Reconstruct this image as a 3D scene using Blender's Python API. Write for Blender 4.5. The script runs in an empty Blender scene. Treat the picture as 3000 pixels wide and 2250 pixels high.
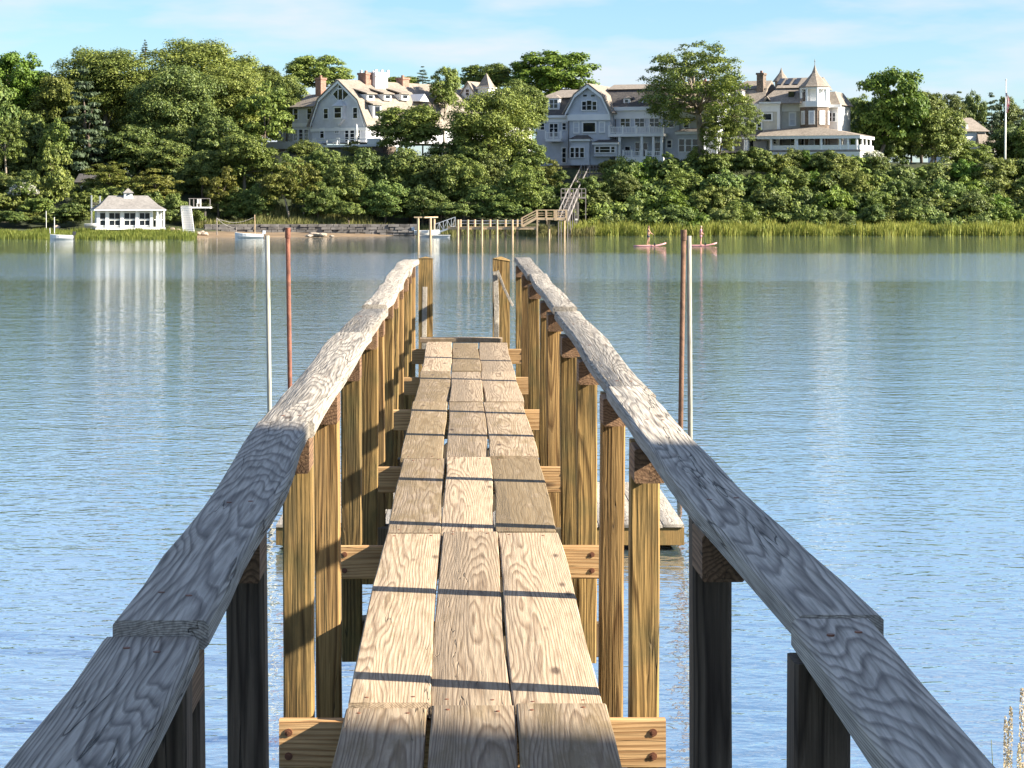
import bpy, bmesh, math, random
import numpy as np
from mathutils import Vector, Matrix

# ------------------------------------------------------------------ camera, sky, sun, exposure
F, CX, HY, CZ = 6400.0, 1356.0, 570.0, 4.86      # focal length, vanishing point and horizon (in 3000 px units), camera height over the water
sc = bpy.context.scene
COL = sc.collection
cam = bpy.data.cameras.new('camera'); camo = bpy.data.objects.new('camera', cam); COL.objects.link(camo)
camo.location = (0, 0, CZ); camo.rotation_euler = (math.radians(90), 0, 0)
cam.sensor_width = 36; cam.lens = F/3000*36
cam.shift_x = (1500-CX)/3000; cam.shift_y = -(1125-HY)/3000
cam.clip_start = 0.1; cam.clip_end = 6000
sc.camera = camo

SUN = Vector((1.0, -0.24, 0.56)).normalized()     # towards the sun
elev = math.asin(SUN.z)
world = bpy.data.worlds.new('World'); sc.world = world; world.use_nodes = True
nt = world.node_tree; N = nt.nodes; L = nt.links
N.clear()
out = N.new('ShaderNodeOutputWorld'); bg = N.new('ShaderNodeBackground'); bg.inputs['Strength'].default_value = 0.055
sky = N.new('ShaderNodeTexSky'); sky.sky_type = 'NISHITA'; sky.sun_disc = False
sky.sun_elevation = elev; sky.sun_rotation = math.atan2(SUN.x, SUN.y); sky.altitude = 0
sky.air_density = 1.0; sky.dust_density = 0.25; sky.ozone_density = 2.0
tc = N.new('ShaderNodeTexCoord')
mp = N.new('ShaderNodeMapping'); mp.inputs['Scale'].default_value = (10, 10, 46); mp.inputs['Location'].default_value = (3.1, 0.4, 1.7)
n1 = N.new('ShaderNodeTexNoise'); n1.inputs['Scale'].default_value = 1.0; n1.inputs['Detail'].default_value = 5; n1.inputs['Roughness'].default_value = 0.5
cr = N.new('ShaderNodeValToRGB'); cr.color_ramp.elements[0].position = 0.45; cr.color_ramp.elements[1].position = 0.66
cr.color_ramp.elements[0].color = (0, 0, 0, 1); cr.color_ramp.elements[1].color = (0.8, 0.8, 0.8, 1)
mx = N.new('ShaderNodeMix'); mx.data_type = 'RGBA'
mx.inputs['B'].default_value = (5.2, 5.5, 6.2, 1)
L.new(tc.outputs['Generated'], mp.inputs['Vector']); L.new(mp.outputs['Vector'], n1.inputs['Vector'])
L.new(n1.outputs['Fac'], cr.inputs['Fac']); L.new(cr.outputs['Color'], mx.inputs['Factor'])
tint = N.new('ShaderNodeMix'); tint.data_type = 'RGBA'; tint.blend_type = 'MULTIPLY'; tint.inputs['Factor'].default_value = 1.0
tint.inputs['B'].default_value = (0.73, 0.93, 1.17, 1)
L.new(sky.outputs['Color'], tint.inputs['A']); L.new(tint.outputs['Result'], mx.inputs['A'])
L.new(mx.outputs['Result'], bg.inputs['Color']); L.new(bg.outputs['Background'], out.inputs['Surface'])

sun = bpy.data.lights.new('sun', 'SUN'); suno = bpy.data.objects.new('sun', sun); COL.objects.link(suno)
sun.energy = 4.9; sun.angle = math.radians(0.8); sun.color = (1.0, 0.915, 0.78)
suno.rotation_euler = SUN.to_track_quat('Z', 'Y').to_euler(); suno.location = (40, -10, 40)
vs = sc.view_settings; vs.view_transform = 'Standard'; vs.look = 'None'; vs.exposure = 1.62; vs.gamma = 1.0; vs.use_curve_mapping = False
cy = sc.cycles; cy.max_bounces = 5; cy.diffuse_bounces = 3; cy.glossy_bounces = 3; cy.transparent_max_bounces = 6; cy.caustics_reflective = False; cy.caustics_refractive = False
cy.use_denoising = True
random.seed(5); RNG = np.random.default_rng(5)

# ------------------------------------------------------------------ helpers
def P(px, py, Y):
    return Vector(((px-CX)*Y/F, Y, CZ-(py-HY)*Y/F))

class MB:
    """collects world-space geometry, builds ONE mesh object under a parent (whose root stands at an origin)"""
    def __init__(s): s.v = []; s.f = []
    def add(s, verts, faces):
        o = len(s.v); s.v += [tuple(p) for p in verts]; s.f += [tuple(i+o for i in f) for f in faces]; return s
    def hexa(s, p):   # 8 corners, bottom 4 ccw, top 4 ccw
        return s.add(p, [(3,2,1,0),(4,5,6,7),(0,1,5,4),(1,2,6,5),(2,3,7,6),(3,0,4,7)])
    def box(s, x0, x1, y0, y1, z0, z1):
        return s.hexa([(x0,y0,z0),(x1,y0,z0),(x1,y1,z0),(x0,y1,z0),(x0,y0,z1),(x1,y0,z1),(x1,y1,z1),(x0,y1,z1)])
    def bar(s, a, b, w, t=None, up=(0,0,1)):   # rectangular bar from a to b
        a = Vector(a); b = Vector(b); d = (b-a).normalized(); t = w if t is None else t
        u = Vector(up)
        if abs(d.dot(u)) > .98: u = Vector((0,1,0))
        r = d.cross(u).normalized()*w/2; q = r.cross(d).normalized()*t/2
        return s.hexa([a-r-q, a+r-q, b+r-q, b-r-q, a-r+q, a+r+q, b+r+q, b-r+q])
    def tube(s, pts, rad, n=8, cap=True):
        pts = [Vector(p) for p in pts]; rad = rad if hasattr(rad, '__len__') else [rad]*len(pts)
        o = len(s.v); ref = None
        for i, p in enumerate(pts):
            d = (pts[min(i+1, len(pts)-1)]-pts[max(i-1, 0)]).normalized()
            if ref is None: ref = Vector((1,0,0)) if abs(d.x) < .9 else Vector((0,1,0))
            a = (ref-d*ref.dot(d)).normalized(); b = d.cross(a); ref = a
            for k in range(n):
                t = 2*math.pi*k/n; s.v.append(tuple(p+(a*math.cos(t)+b*math.sin(t))*rad[i]))
        for i in range(len(pts)-1):
            for k in range(n):
                s.f.append((o+i*n+k, o+i*n+(k+1) % n, o+(i+1)*n+(k+1) % n, o+(i+1)*n+k))
        if cap:
            s.f.append(tuple(o+k for k in range(n-1, -1, -1))); s.f.append(tuple(o+(len(pts)-1)*n+k for k in range(n)))
        return s
    def lathe(s, c, prof, n=12, rot=0):   # prof: (radius, z)
        c = Vector(c); o = len(s.v)
        for r, z in prof:
            for k in range(n):
                t = 2*math.pi*k/n+rot; s.v.append((c.x+r*math.cos(t), c.y+r*math.sin(t), c.z+z))
        for i in range(len(prof)-1):
            for k in range(n):
                s.f.append((o+i*n+k, o+i*n+(k+1) % n, o+(i+1)*n+(k+1) % n, o+(i+1)*n+k))
        s.f.append(tuple(o+k for k in range(n-1, -1, -1))); s.f.append(tuple(o+(len(prof)-1)*n+k for k in range(n)))
        return s
    def build(s, name, mat, parent=None, smooth=False, origin=None):
        me = bpy.data.meshes.new(name)
        org = Vector(origin) if origin is not None else (root_loc(parent) if parent else Vector((0,0,0)))
        me.from_pydata([(p[0]-org.x, p[1]-org.y, p[2]-org.z) for p in s.v], [], s.f); me.update()
        if smooth: me.polygons.foreach_set('use_smooth', [True]*len(me.polygons))
        ob = bpy.data.objects.new(name, me); COL.objects.link(ob); me.materials.append(mat)
        if parent is not None: ob.parent = parent
        if origin is not None: ob.location = org - (root_loc(parent) if parent else Vector((0,0,0)))
        return ob

def root_loc(o):
    l = Vector((0,0,0))
    while o is not None: l += Vector(o.location); o = o.parent
    return l
def tag(o, label=None, cat=None, group=None, kind=None):
    if label: o['label'] = label
    if cat: o['category'] = cat
    if group: o['group'] = group
    if kind: o['kind'] = kind
    return o
def thing(name, label, cat, loc, group=None):
    o = bpy.data.objects.new(name, None); COL.objects.link(o); o.location = loc; o.empty_display_size = .3
    return tag(o, label, cat, group)
def sweep(path, up, w, t, ch=.006, jit=0.0, rnd=random):
    """plank: chamfered rectangle swept along path; w across, t along up"""
    mb = MB(); path = [Vector(p) for p in path]; up = Vector(up); n = 8
    prof = [(-w/2+ch,-t/2),(w/2-ch,-t/2),(w/2,-t/2+ch),(w/2,t/2-ch),(w/2-ch,t/2),(-w/2+ch,t/2),(-w/2,t/2-ch),(-w/2,-t/2+ch)]
    lt = rt = 0.0
    for i, p in enumerate(path):
        d = (path[min(i+1, len(path)-1)]-path[max(i-1, 0)]).normalized()
        r = d.cross(up).normalized(); q = r.cross(d)
        lt = lt*.6+rnd.uniform(-jit, jit); rt = rt*.6+rnd.uniform(-jit, jit)
        for (a, b) in prof:
            aa = a+(rt if a > 0 else lt)
            mb.v.append(tuple(p+r*aa+q*b))
    for i in range(len(path)-1):
        for k in range(n): mb.f.append((i*n+k, i*n+(k+1) % n, (i+1)*n+(k+1) % n, (i+1)*n+k))
    mb.f.append(tuple(range(n-1, -1, -1))); mb.f.append(tuple((len(path)-1)*n+k for k in range(n)))
    return mb

# ------------------------------------------------------------------ materials
def newmat(name):
    m = bpy.data.materials.new(name); m.use_nodes = True
    nt = m.node_tree; b = nt.nodes['Principled BSDF']; return m, nt, nt.nodes, nt.links, b
def ramp(N, stops):
    r = N.new('ShaderNodeValToRGB'); e = r.color_ramp.elements
    e[0].position, e[0].color = stops[0][0], (*stops[0][1], 1); e[1].position, e[1].color = stops[-1][0], (*stops[-1][1], 1)
    for p, c in stops[1:-1]: x = e.new(p); x.color = (*c, 1)
    return r
def math_(N, L, op, a, b=None):
    n = N.new('ShaderNodeMath'); n.operation = op
    for i, x in enumerate((a, b)):
        if x is None: continue
        if isinstance(x, (int, float)): n.inputs[i].default_value = x
        else: L.new(x, n.inputs[i])
    return n.outputs[0]
def mixc(N, L, fac, a, b, mode='MIX'):
    n = N.new('ShaderNodeMix'); n.data_type = 'RGBA'; n.blend_type = mode
    for s, x in (('Factor', fac), ('A', a), ('B', b)):
        if isinstance(x, (int, float)): n.inputs[s].default_value = x
        elif isinstance(x, tuple): n.inputs[s].default_value = (*x, 1)
        else: L.new(x, n.inputs[s])
    return n.outputs['Result']
def simple(name, col, rough=.6, var=.25, scale=3.0, bump=0.0, metal=0.0, bscale=None):
    m, nt, N, L, b = newmat(name)
    t = N.new('ShaderNodeTexCoord'); n = N.new('ShaderNodeTexNoise'); n.inputs['Scale'].default_value = scale; n.inputs['Detail'].default_value = 6
    L.new(t.outputs['Object'], n.inputs['Vector'])
    r = ramp(N, [(.3, tuple(c*(1-var) for c in col)), (.7, tuple(min(1, c*(1+var*.6)) for c in col))])
    L.new(n.outputs['Fac'], r.inputs['Fac']); L.new(r.outputs['Color'], b.inputs['Base Color'])
    b.inputs['Roughness'].default_value = rough; b.inputs['Metallic'].default_value = metal
    if bump:
        n2 = N.new('ShaderNodeTexNoise'); n2.inputs['Scale'].default_value = bscale or scale*6; n2.inputs['Detail'].default_value = 4
        L.new(t.outputs['Object'], n2.inputs['Vector'])
        bp = N.new('ShaderNodeBump'); bp.inputs['Strength'].default_value = bump; bp.inputs['Distance'].default_value = .02
        L.new(n2.outputs['Fac'], bp.inputs['Height']); L.new(bp.outputs['Normal'], b.inputs['Normal'])
    return m
def wood(name, light, dark, axis='Y', ring=26.0, warp=.022, dirt=(.16,.13,.10), dirt_amt=.45, dirt_lo=.50, moss=None, rough=.8, bump=.5, contrast=1.0, stretch=.075, pith=.10, fibre=.62, check=.57, vary=.06):
    """weathered sawn timber: growth rings about an off-centre pith wander along the board and give arches, plus fine fibres, checks and stains"""
    m, nt, N, L, b = newmat(name)
    t = N.new('ShaderNodeTexCoord'); oi = N.new('ShaderNodeObjectInfo')
    rot = N.new('ShaderNodeMapping')
    if axis == 'X': rot.inputs['Rotation'].default_value = (0, 0, math.pi/2)
    if axis == 'Z': rot.inputs['Rotation'].default_value = (math.pi/2, 0, 0)
    L.new(t.outputs['Object'], rot.inputs['Vector'])
    # random offset per piece
    off = N.new('ShaderNodeCombineXYZ')
    r1 = oi.outputs['Random']
    r2 = math_(N, L, 'FRACT', math_(N, L, 'MULTIPLY', r1, 17.37)); r3 = math_(N, L, 'FRACT', math_(N, L, 'MULTIPLY', r1, 71.91))
    L.new(math_(N, L, 'MULTIPLY', math_(N, L, 'SUBTRACT', r2, .5), .16), off.inputs['X'])
    L.new(math_(N, L, 'MULTIPLY', r1, 40.0), off.inputs['Y'])
    L.new(math_(N, L, 'ADD', math_(N, L, 'MULTIPLY', r3, .10), pith), off.inputs['Z'])
    va = N.new('ShaderNodeVectorMath'); va.operation = 'ADD'; L.new(rot.outputs['Vector'], va.inputs[0]); L.new(off.outputs[0], va.inputs[1])
    st = N.new('ShaderNodeMapping'); st.inputs['Scale'].default_value = (4.5, stretch*4.5, 4.5); L.new(va.outputs[0], st.inputs['Vector'])
    nz = N.new('ShaderNodeTexNoise'); nz.inputs['Scale'].default_value = 1.6; nz.inputs['Detail'].default_value = 2.5; nz.inputs['Roughness'].default_value = .45
    L.new(st.outputs[0], nz.inputs['Vector'])
    sub = N.new('ShaderNodeVectorMath'); sub.operation = 'SUBTRACT'; L.new(nz.outputs['Color'], sub.inputs[0]); sub.inputs[1].default_value = (.5,.5,.5)
    scl = N.new('ShaderNodeVectorMath'); scl.operation = 'MULTIPLY'; L.new(sub.outputs[0], scl.inputs[0]); scl.inputs[1].default_value = (warp*3, 0, warp*7)
    ad = N.new('ShaderNodeVectorMath'); ad.operation = 'ADD'; L.new(va.outputs[0], ad.inputs[0]); L.new(scl.outputs[0], ad.inputs[1])
    flat = N.new('ShaderNodeMapping'); flat.inputs['Scale'].default_value = (1, .02, 1); L.new(ad.outputs[0], flat.inputs['Vector'])
    wv = N.new('ShaderNodeTexWave'); wv.wave_type = 'RINGS'; wv.rings_direction = 'Y'; wv.wave_profile = 'SAW'
    wv.inputs['Scale'].default_value = ring; wv.inputs['Distortion'].default_value = 1.2; wv.inputs['Detail'].default_value = 2; wv.inputs['Detail Scale'].default_value = .6
    L.new(flat.outputs[0], wv.inputs['Vector'])
    c = contrast
    mid = tuple(d+(l-d)*.55 for d, l in zip(dark, light))
    rr = ramp(N, [(.0, light), (.45, tuple(l+(m_-l)*.35*c for l, m_ in zip(light, mid))), (.82, tuple(l+(d-l)*.9*c for l, d in zip(light, dark))), (1.0, tuple(l+(m_-l)*.6*c for l, m_ in zip(light, mid)))])
    L.new(wv.outputs['Fac'], rr.inputs['Fac'])
    # fibres
    fm = N.new('ShaderNodeMapping'); fm.inputs['Scale'].default_value = (130, 4, 130); L.new(va.outputs[0], fm.inputs['Vector'])
    fn = N.new('ShaderNodeTexNoise'); fn.inputs['Scale'].default_value = 1.0; fn.inputs['Detail'].default_value = 4; L.new(fm.outputs[0], fn.inputs['Vector'])
    fr = ramp(N, [(.32, (fibre,fibre*.98,fibre*.95)), (.62, (1.08,1.08,1.08))]); L.new(fn.outputs['Fac'], fr.inputs['Fac'])
    col = mixc(N, L, .8, rr.outputs['Color'], fr.outputs['Color'], 'MULTIPLY')
    # piece to piece tone
    tone = N.new('ShaderNodeMapRange'); tone.inputs['To Min'].default_value = .80; tone.inputs['To Max'].default_value = 1.12; L.new(r2, tone.inputs['Value'])
    tcmb = N.new('ShaderNodeCombineColor'); [L.new(tone.outputs[0], tcmb.inputs[i]) for i in range(3)]
    col = mixc(N, L, 1.0, col, tcmb.outputs[0], 'MULTIPLY')
    # stains and weather
    dm = N.new('ShaderNodeMapping'); dm.inputs['Scale'].default_value = (9, 2.2, 9); L.new(va.outputs[0], dm.inputs['Vector'])
    dn = N.new('ShaderNodeTexNoise'); dn.inputs['Scale'].default_value = 1.3; dn.inputs['Detail'].default_value = 7; dn.inputs['Roughness'].default_value = .65; L.new(dm.outputs[0], dn.inputs['Vector'])
    dr = ramp(N, [(dirt_lo, (0,0,0)), (dirt_lo+.2, (dirt_amt,)*3)]); L.new(math_(N, L, 'ADD', dn.outputs['Fac'], math_(N, L, 'MULTIPLY', math_(N, L, 'SUBTRACT', r3, .5), vary*2)), dr.inputs['Fac'])
    col = mixc(N, L, dr.outputs['Color'], col, dirt)
    if moss:
        mn = N.new('ShaderNodeTexNoise'); mn.inputs['Scale'].default_value = 5; mn.inputs['Detail'].default_value = 6; L.new(va.outputs[0], mn.inputs['Vector'])
        mr = ramp(N, [(.5, (0,0,0)), (.72, (.55,.55,.55))]); L.new(mn.outputs['Fac'], mr.inputs['Fac'])
        col = mixc(N, L, mr.outputs['Color'], col, moss)
    # drying checks: thin dark slits along the grain
    cm = N.new('ShaderNodeMapping'); cm.inputs['Scale'].default_value = (22, .9, 22); L.new(va.outputs[0], cm.inputs['Vector'])
    cn = N.new('ShaderNodeTexNoise'); cn.inputs['Scale'].default_value = 1; cn.inputs['Detail'].default_value = 3; L.new(cm.outputs[0], cn.inputs['Vector'])
    ca = math_(N, L, 'ABSOLUTE', math_(N, L, 'SUBTRACT', cn.outputs['Fac'], .5))
    cr_ = ramp(N, [(.0, (1,1,1)), (.010, (0,0,0))]); L.new(ca, cr_.inputs['Fac'])
    gate = ramp(N, [(check, (0,0,0)), (check+.05, (.8,.8,.8))]); L.new(nz.outputs['Fac'], gate.inputs['Fac'])
    crack = math_(N, L, 'MULTIPLY', cr_.outputs['Color'], gate.outputs['Color'])
    col = mixc(N, L, crack, col, (.03,.025,.02))
    # knots
    km = N.new('ShaderNodeMapping'); km.inputs['Scale'].default_value = (5.5, 1.5, 5.5); L.new(ad.outputs[0], km.inputs['Vector'])
    vo = N.new('ShaderNodeTexVoronoi'); vo.inputs['Scale'].default_value = 1.0; L.new(km.outputs[0], vo.inputs['Vector'])
    kr = ramp(N, [(.05, (.85,.85,.85)), (.11, (0,0,0))]); L.new(vo.outputs['Distance'], kr.inputs['Fac'])
    col = mixc(N, L, kr.outputs['Color'], col, (.07,.045,.03))
    L.new(col, b.inputs['Base Color']); b.inputs['Roughness'].default_value = rough
    b.inputs['Specular IOR Level'].default_value = .25
    # relief
    h = math_(N, L, 'ADD', math_(N, L, 'MULTIPLY', wv.outputs['Fac'], -.5), math_(N, L, 'MULTIPLY', fn.outputs['Fac'], .8))
    h = math_(N, L, 'SUBTRACT', h, math_(N, L, 'MULTIPLY', crack, 2.5))
    bp = N.new('ShaderNodeBump'); bp.inputs['Strength'].default_value = bump; bp.inputs['Distance'].default_value = .006
    L.new(h, bp.inputs['Height']); L.new(bp.outputs['Normal'], b.inputs['Normal'])
    return m
def foliage(name, cols, trans=.20, rough=.55):
    """cols: dark -> light; every leaf its own tone, every tree its own shift"""
    m, nt, N, L, b = newmat(name)
    g = N.new('ShaderNodeNewGeometry'); oi = N.new('ShaderNodeObjectInfo')
    n = N.new('ShaderNodeTexNoise'); t = N.new('ShaderNodeTexCoord'); n.inputs['Scale'].default_value = 3.2; n.inputs['Detail'].default_value = 2; L.new(t.outputs['Object'], n.inputs['Vector'])
    v = math_(N, L, 'ADD', math_(N, L, 'MULTIPLY', g.outputs['Random Per Island'], .5), math_(N, L, 'MULTIPLY', n.outputs['Fac'], .55))
    r = ramp(N, [(.15 + .7*i/(len(cols)-1), c) for i, c in enumerate(cols)])
    L.new(v, r.inputs['Fac'])
    hs = N.new('ShaderNodeHueSaturation'); L.new(r.outputs['Color'], hs.inputs['Color'])
    mr = N.new('ShaderNodeMapRange'); mr.inputs['To Min'].default_value = .484; mr.inputs['To Max'].default_value = .512; L.new(oi.outputs['Random'], mr.inputs['Value']); L.new(mr.outputs[0], hs.inputs['Hue'])
    mr2 = N.new('ShaderNodeMapRange'); mr2.inputs['To Min'].default_value = .8; mr2.inputs['To Max'].default_value = 1.2
    L.new(math_(N, L, 'FRACT', math_(N, L, 'MULTIPLY', oi.outputs['Random'], 13.7)), mr2.inputs['Value']); L.new(mr2.outputs[0], hs.inputs['Value'])
    b.inputs['Roughness'].default_value = rough; b.inputs['Specular IOR Level'].default_value = .3
    L.new(hs.outputs['Color'], b.inputs['Base Color'])
    tr = N.new('ShaderNodeBsdfTranslucent'); L.new(hs.outputs['Color'], tr.inputs['Color'])
    ms = N.new('ShaderNodeMixShader'); ms.inputs[0].default_value = trans
    L.new(b.outputs[0], ms.inputs[1]); L.new(tr.outputs[0], ms.inputs[2]); L.new(ms.outputs[0], N['Material Output'].inputs['Surface'])
    return m
def siding(name, col, pitch=.14, bump=.6, var=.12):
    m, nt, N, L, b = newmat(name)
    t = N.new('ShaderNodeTexCoord'); sp = N.new('ShaderNodeSeparateXYZ'); L.new(t.outputs['Object'], sp.inputs[0])
    fz = math_(N, L, 'FRACT', math_(N, L, 'MULTIPLY', sp.outputs['Z'], 1/pitch))
    n = N.new('ShaderNodeTexNoise'); n.inputs['Scale'].default_value = 1.1; n.inputs['Detail'].default_value = 8; n.inputs['Roughness'].default_value = .7
    L.new(t.outputs['Object'], n.inputs['Vector'])
    r = ramp(N, [(.3, tuple(c*(1-var) for c in col)), (.7, tuple(min(1, c*(1+var)) for c in col))]); L.new(n.outputs['Fac'], r.inputs['Fac'])
    L.new(r.outputs['Color'], b.inputs['Base Color']); b.inputs['Roughness'].default_value = .75
    bp = N.new('ShaderNodeBump'); bp.inputs['Strength'].default_value = bump; bp.inputs['Distance'].default_value = .02
    L.new(math_(N, L, 'SUBTRACT', 1.0, fz), bp.inputs['Height']); L.new(bp.outputs['Normal'], b.inputs['Normal'])
    return m
def shingle(name, a, c):
    m, nt, N, L, b = newmat(name)
    t = N.new('ShaderNodeTexCoord'); mp = N.new('ShaderNodeMapping'); mp.inputs['Scale'].default_value = (3, 3, 5); L.new(t.outputs['Object'], mp.inputs['Vector'])
    v = N.new('ShaderNodeTexVoronoi'); v.inputs['Scale'].default_value = 1.4; L.new(mp.outputs[0], v.inputs['Vector'])
    n = N.new('ShaderNodeTexNoise'); n.inputs['Scale'].default_value = .5; n.inputs['Detail'].default_value = 9; n.inputs['Roughness'].default_value = .7; L.new(t.outputs['Object'], n.inputs['Vector'])
    f = math_(N, L, 'ADD', math_(N, L, 'MULTIPLY', v.outputs['Color'], .35), math_(N, L, 'MULTIPLY', n.outputs['Fac'], .7))
    r = ramp(N, [(.25, a), (.8, c)]); L.new(f, r.inputs['Fac']); L.new(r.outputs['Color'], b.inputs['Base Color']); b.inputs['Roughness'].default_value = .85
    bp = N.new('ShaderNodeBump'); bp.inputs['Strength'].default_value = .5; bp.inputs['Distance'].default_value = .03; L.new(v.outputs['Distance'], bp.inputs['Height']); L.new(bp.outputs['Normal'], b.inputs['Normal'])
    return m
M = {}
M['rail'] = wood('rail_timber', (.56,.50,.41), (.20,.17,.14), 'Y', ring=72, dirt=(.22,.20,.175), dirt_amt=.30, contrast=1.0, fibre=.40, warp=.010, check=.50, bump=.8)
M['deck'] = wood('deck_timber', (.47,.365,.25), (.19,.125,.075), 'Y', ring=48, dirt=(.21,.15,.075), dirt_amt=.70, dirt_lo=.43, warp=.012, contrast=.9, vary=.20)
M['post'] = wood('post_timber', (.42,.265,.095), (.085,.047,.016), 'Z', ring=24, dirt=(.09,.075,.035), dirt_amt=.65, dirt_lo=.46, moss=(.11,.105,.04), bump=.8)
M['post_fresh'] = wood('newer_post_timber', (.42,.26,.10), (.12,.06,.02), 'Z', ring=24, dirt=(.12,.09,.05), dirt_amt=.4, bump=.8)
M['beam'] = wood('beam_timber', (.66,.42,.20), (.36,.18,.07), 'X', ring=18, dirt=(.26,.15,.07), dirt_amt=.4, contrast=.9)
M['block'] = wood('block_timber', (.30,.18,.10), (.13,.07,.04), 'Y', ring=26, dirt=(.07,.05,.03))
M['post_shaded'] = wood('shade_darkened_post_timber', (.16,.12,.085), (.05,.036,.026), 'Z', ring=24, dirt=(.04,.035,.028), dirt_amt=.6, bump=.8)  # nearest posts: the foreground shade is put into the timber colour
M['under'] = wood('understructure_timber', (.20,.15,.10), (.09,.065,.04), 'Z', ring=22, dirt=(.05,.05,.03), dirt_amt=.7)
M['white_pole'] = wood('white_pole', (.46,.44,.37), (.20,.19,.15), 'Z', ring=20, dirt=(.28,.30,.22), dirt_amt=.5, contrast=.6)
M['red_pole'] = simple('rusty_pipe', (.21,.075,.042), .75, .45, 9, .4)
M['brown_pole'] = simple('brown_rusty_pipe', (.17,.085,.045), .75, .45, 9, .4)
M['screw'] = simple('rusty_screw', (.20,.08,.04), .6, .3, 30, 0)
M['white'] = simple('white_paint', (.78,.77,.73), .55, .06, .8)
M['white_trim'] = simple('white_trim', (.80,.80,.78), .5, .05, .8)
M['glass'] = simple('window_glass', (.018,.022,.028), .06, .4, .3)
M['blind'] = simple('white_window_blind', (.55,.57,.60), .4, .1, 1)
M['grey_siding'] = siding('grey_shingle_siding', (.60,.605,.62))
M['blue_siding'] = siding('blue_grey_siding', (.53,.555,.59))
M['cream_siding'] = siding('cream_siding', (.58,.55,.47))
M['roof'] = shingle('cedar_roof', (.17,.14,.11), (.35,.295,.235))
M['grey_roof'] = shingle('grey_shingle_roof', (.17,.155,.14), (.32,.295,.265))
M['dark_roof'] = shingle('dark_roof', (.045,.042,.045), (.13,.115,.10))
M['brick'] = shingle('red_brick', (.20,.09,.06), (.44,.26,.19))
M['stone'] = shingle('field_stone', (.05,.04,.03), (.27,.20,.15))
M['pier_wood'] = simple('pier_timber', (.52,.38,.23), .8, .25, 2)
M['grey_wood'] = simple('grey_timber', (.27,.24,.22), .85, .25, 2)
M['metal'] = simple('galvanised_metal', (.62,.63,.62), .4, .12, 3, 0, .4)
M['cable'] = simple('steel_cable', (.45,.46,.47), .4, .1, 3, 0, .5)
M['rope'] = simple('pale_rope', (.55,.52,.45), .9, .2, 9)
M['hull'] = simple('white_hull', (.80,.80,.78), .35, .06, 1)
M['boat_in'] = simple('boat_inside', (.55,.55,.53), .6, .12, 2)
M['motor'] = simple('outboard_grey', (.50,.55,.60), .4, .15, 5)
M['motor_dark'] = simple('outboard_black', (.03,.03,.035), .4, .2, 5)
M['skin'] = simple('skin', (.55,.30,.20), .6, .06, 6)
M['hair'] = simple('fair_hair', (.50,.38,.22), .7, .2, 30)
M['hair_dark'] = simple('brown_hair', (.16,.09,.05), .7, .2, 30)
M['shorts'] = simple('dark_shorts', (.04,.05,.07), .8, .2, 9)
M['pink_cloth'] = simple('pink_shirt', (.78,.30,.38), .8, .15, 9)
M['board_pink'] = simple('pink_paddleboard', (.70,.33,.31), .35, .08, 2)
M['board_deck'] = simple('paddleboard_deck_pad', (.80,.52,.44), .6, .1, 4)
M['bark'] = simple('bark', (.15,.115,.085), .95, .45, 2.5, .8)
M['bark_pale'] = simple('pale_bark', (.30,.25,.19), .95, .35, 2.5, .8)
M['rock'] = simple('beach_rock', (.40,.32,.24), .9, .35, 1.2, .6)
M['wall_stone'] = simple('seawall_stone', (.17,.155,.14), .95, .45, 1.1, .7)
M['sand'] = simple('sand', (.42,.30,.17), .95, .25, .6, .3)
M['flag'] = simple('flag_cloth', (.60,.06,.07), .8, .1, 3)
M['oak'] = foliage('oak_leaves', [(.045,.066,.014), (.145,.190,.036), (.300,.335,.075)])
M['oakgreen'] = foliage('fresh_oak_leaves', [(.048,.072,.014), (.145,.195,.036), (.310,.340,.075)])
M['deep'] = foliage('deep_green_leaves', [(.034,.062,.018), (.115,.165,.038), (.255,.295,.068)])
M['maple'] = foliage('bright_green_leaves', [(.055,.105,.015), (.120,.200,.025), (.210,.285,.040)])
M['yellow'] = foliage('yellow_green_leaves', [(.070,.085,.015), (.160,.175,.030), (.270,.260,.055)])
M['pine'] = foliage('pine_needles', [(.034,.060,.032), (.082,.118,.058), (.150,.185,.090)])
M['white_flower'] = foliage('white_blossom', [(.42,.42,.34), (.62,.60,.50), (.78,.74,.62)], .1)
M['marsh'] = foliage('marsh_grass', [(.120,.165,.024), (.235,.270,.045), (.370,.360,.080)], .35)
M['reed'] = foliage('reed_grass', [(.060,.085,.02), (.17,.17,.05), (.30,.27,.10)], .35)
M['seed'] = foliage('grass_seed_head', [(.45,.36,.22), (.62,.52,.34), (.75,.66,.48)], .2)

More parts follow.
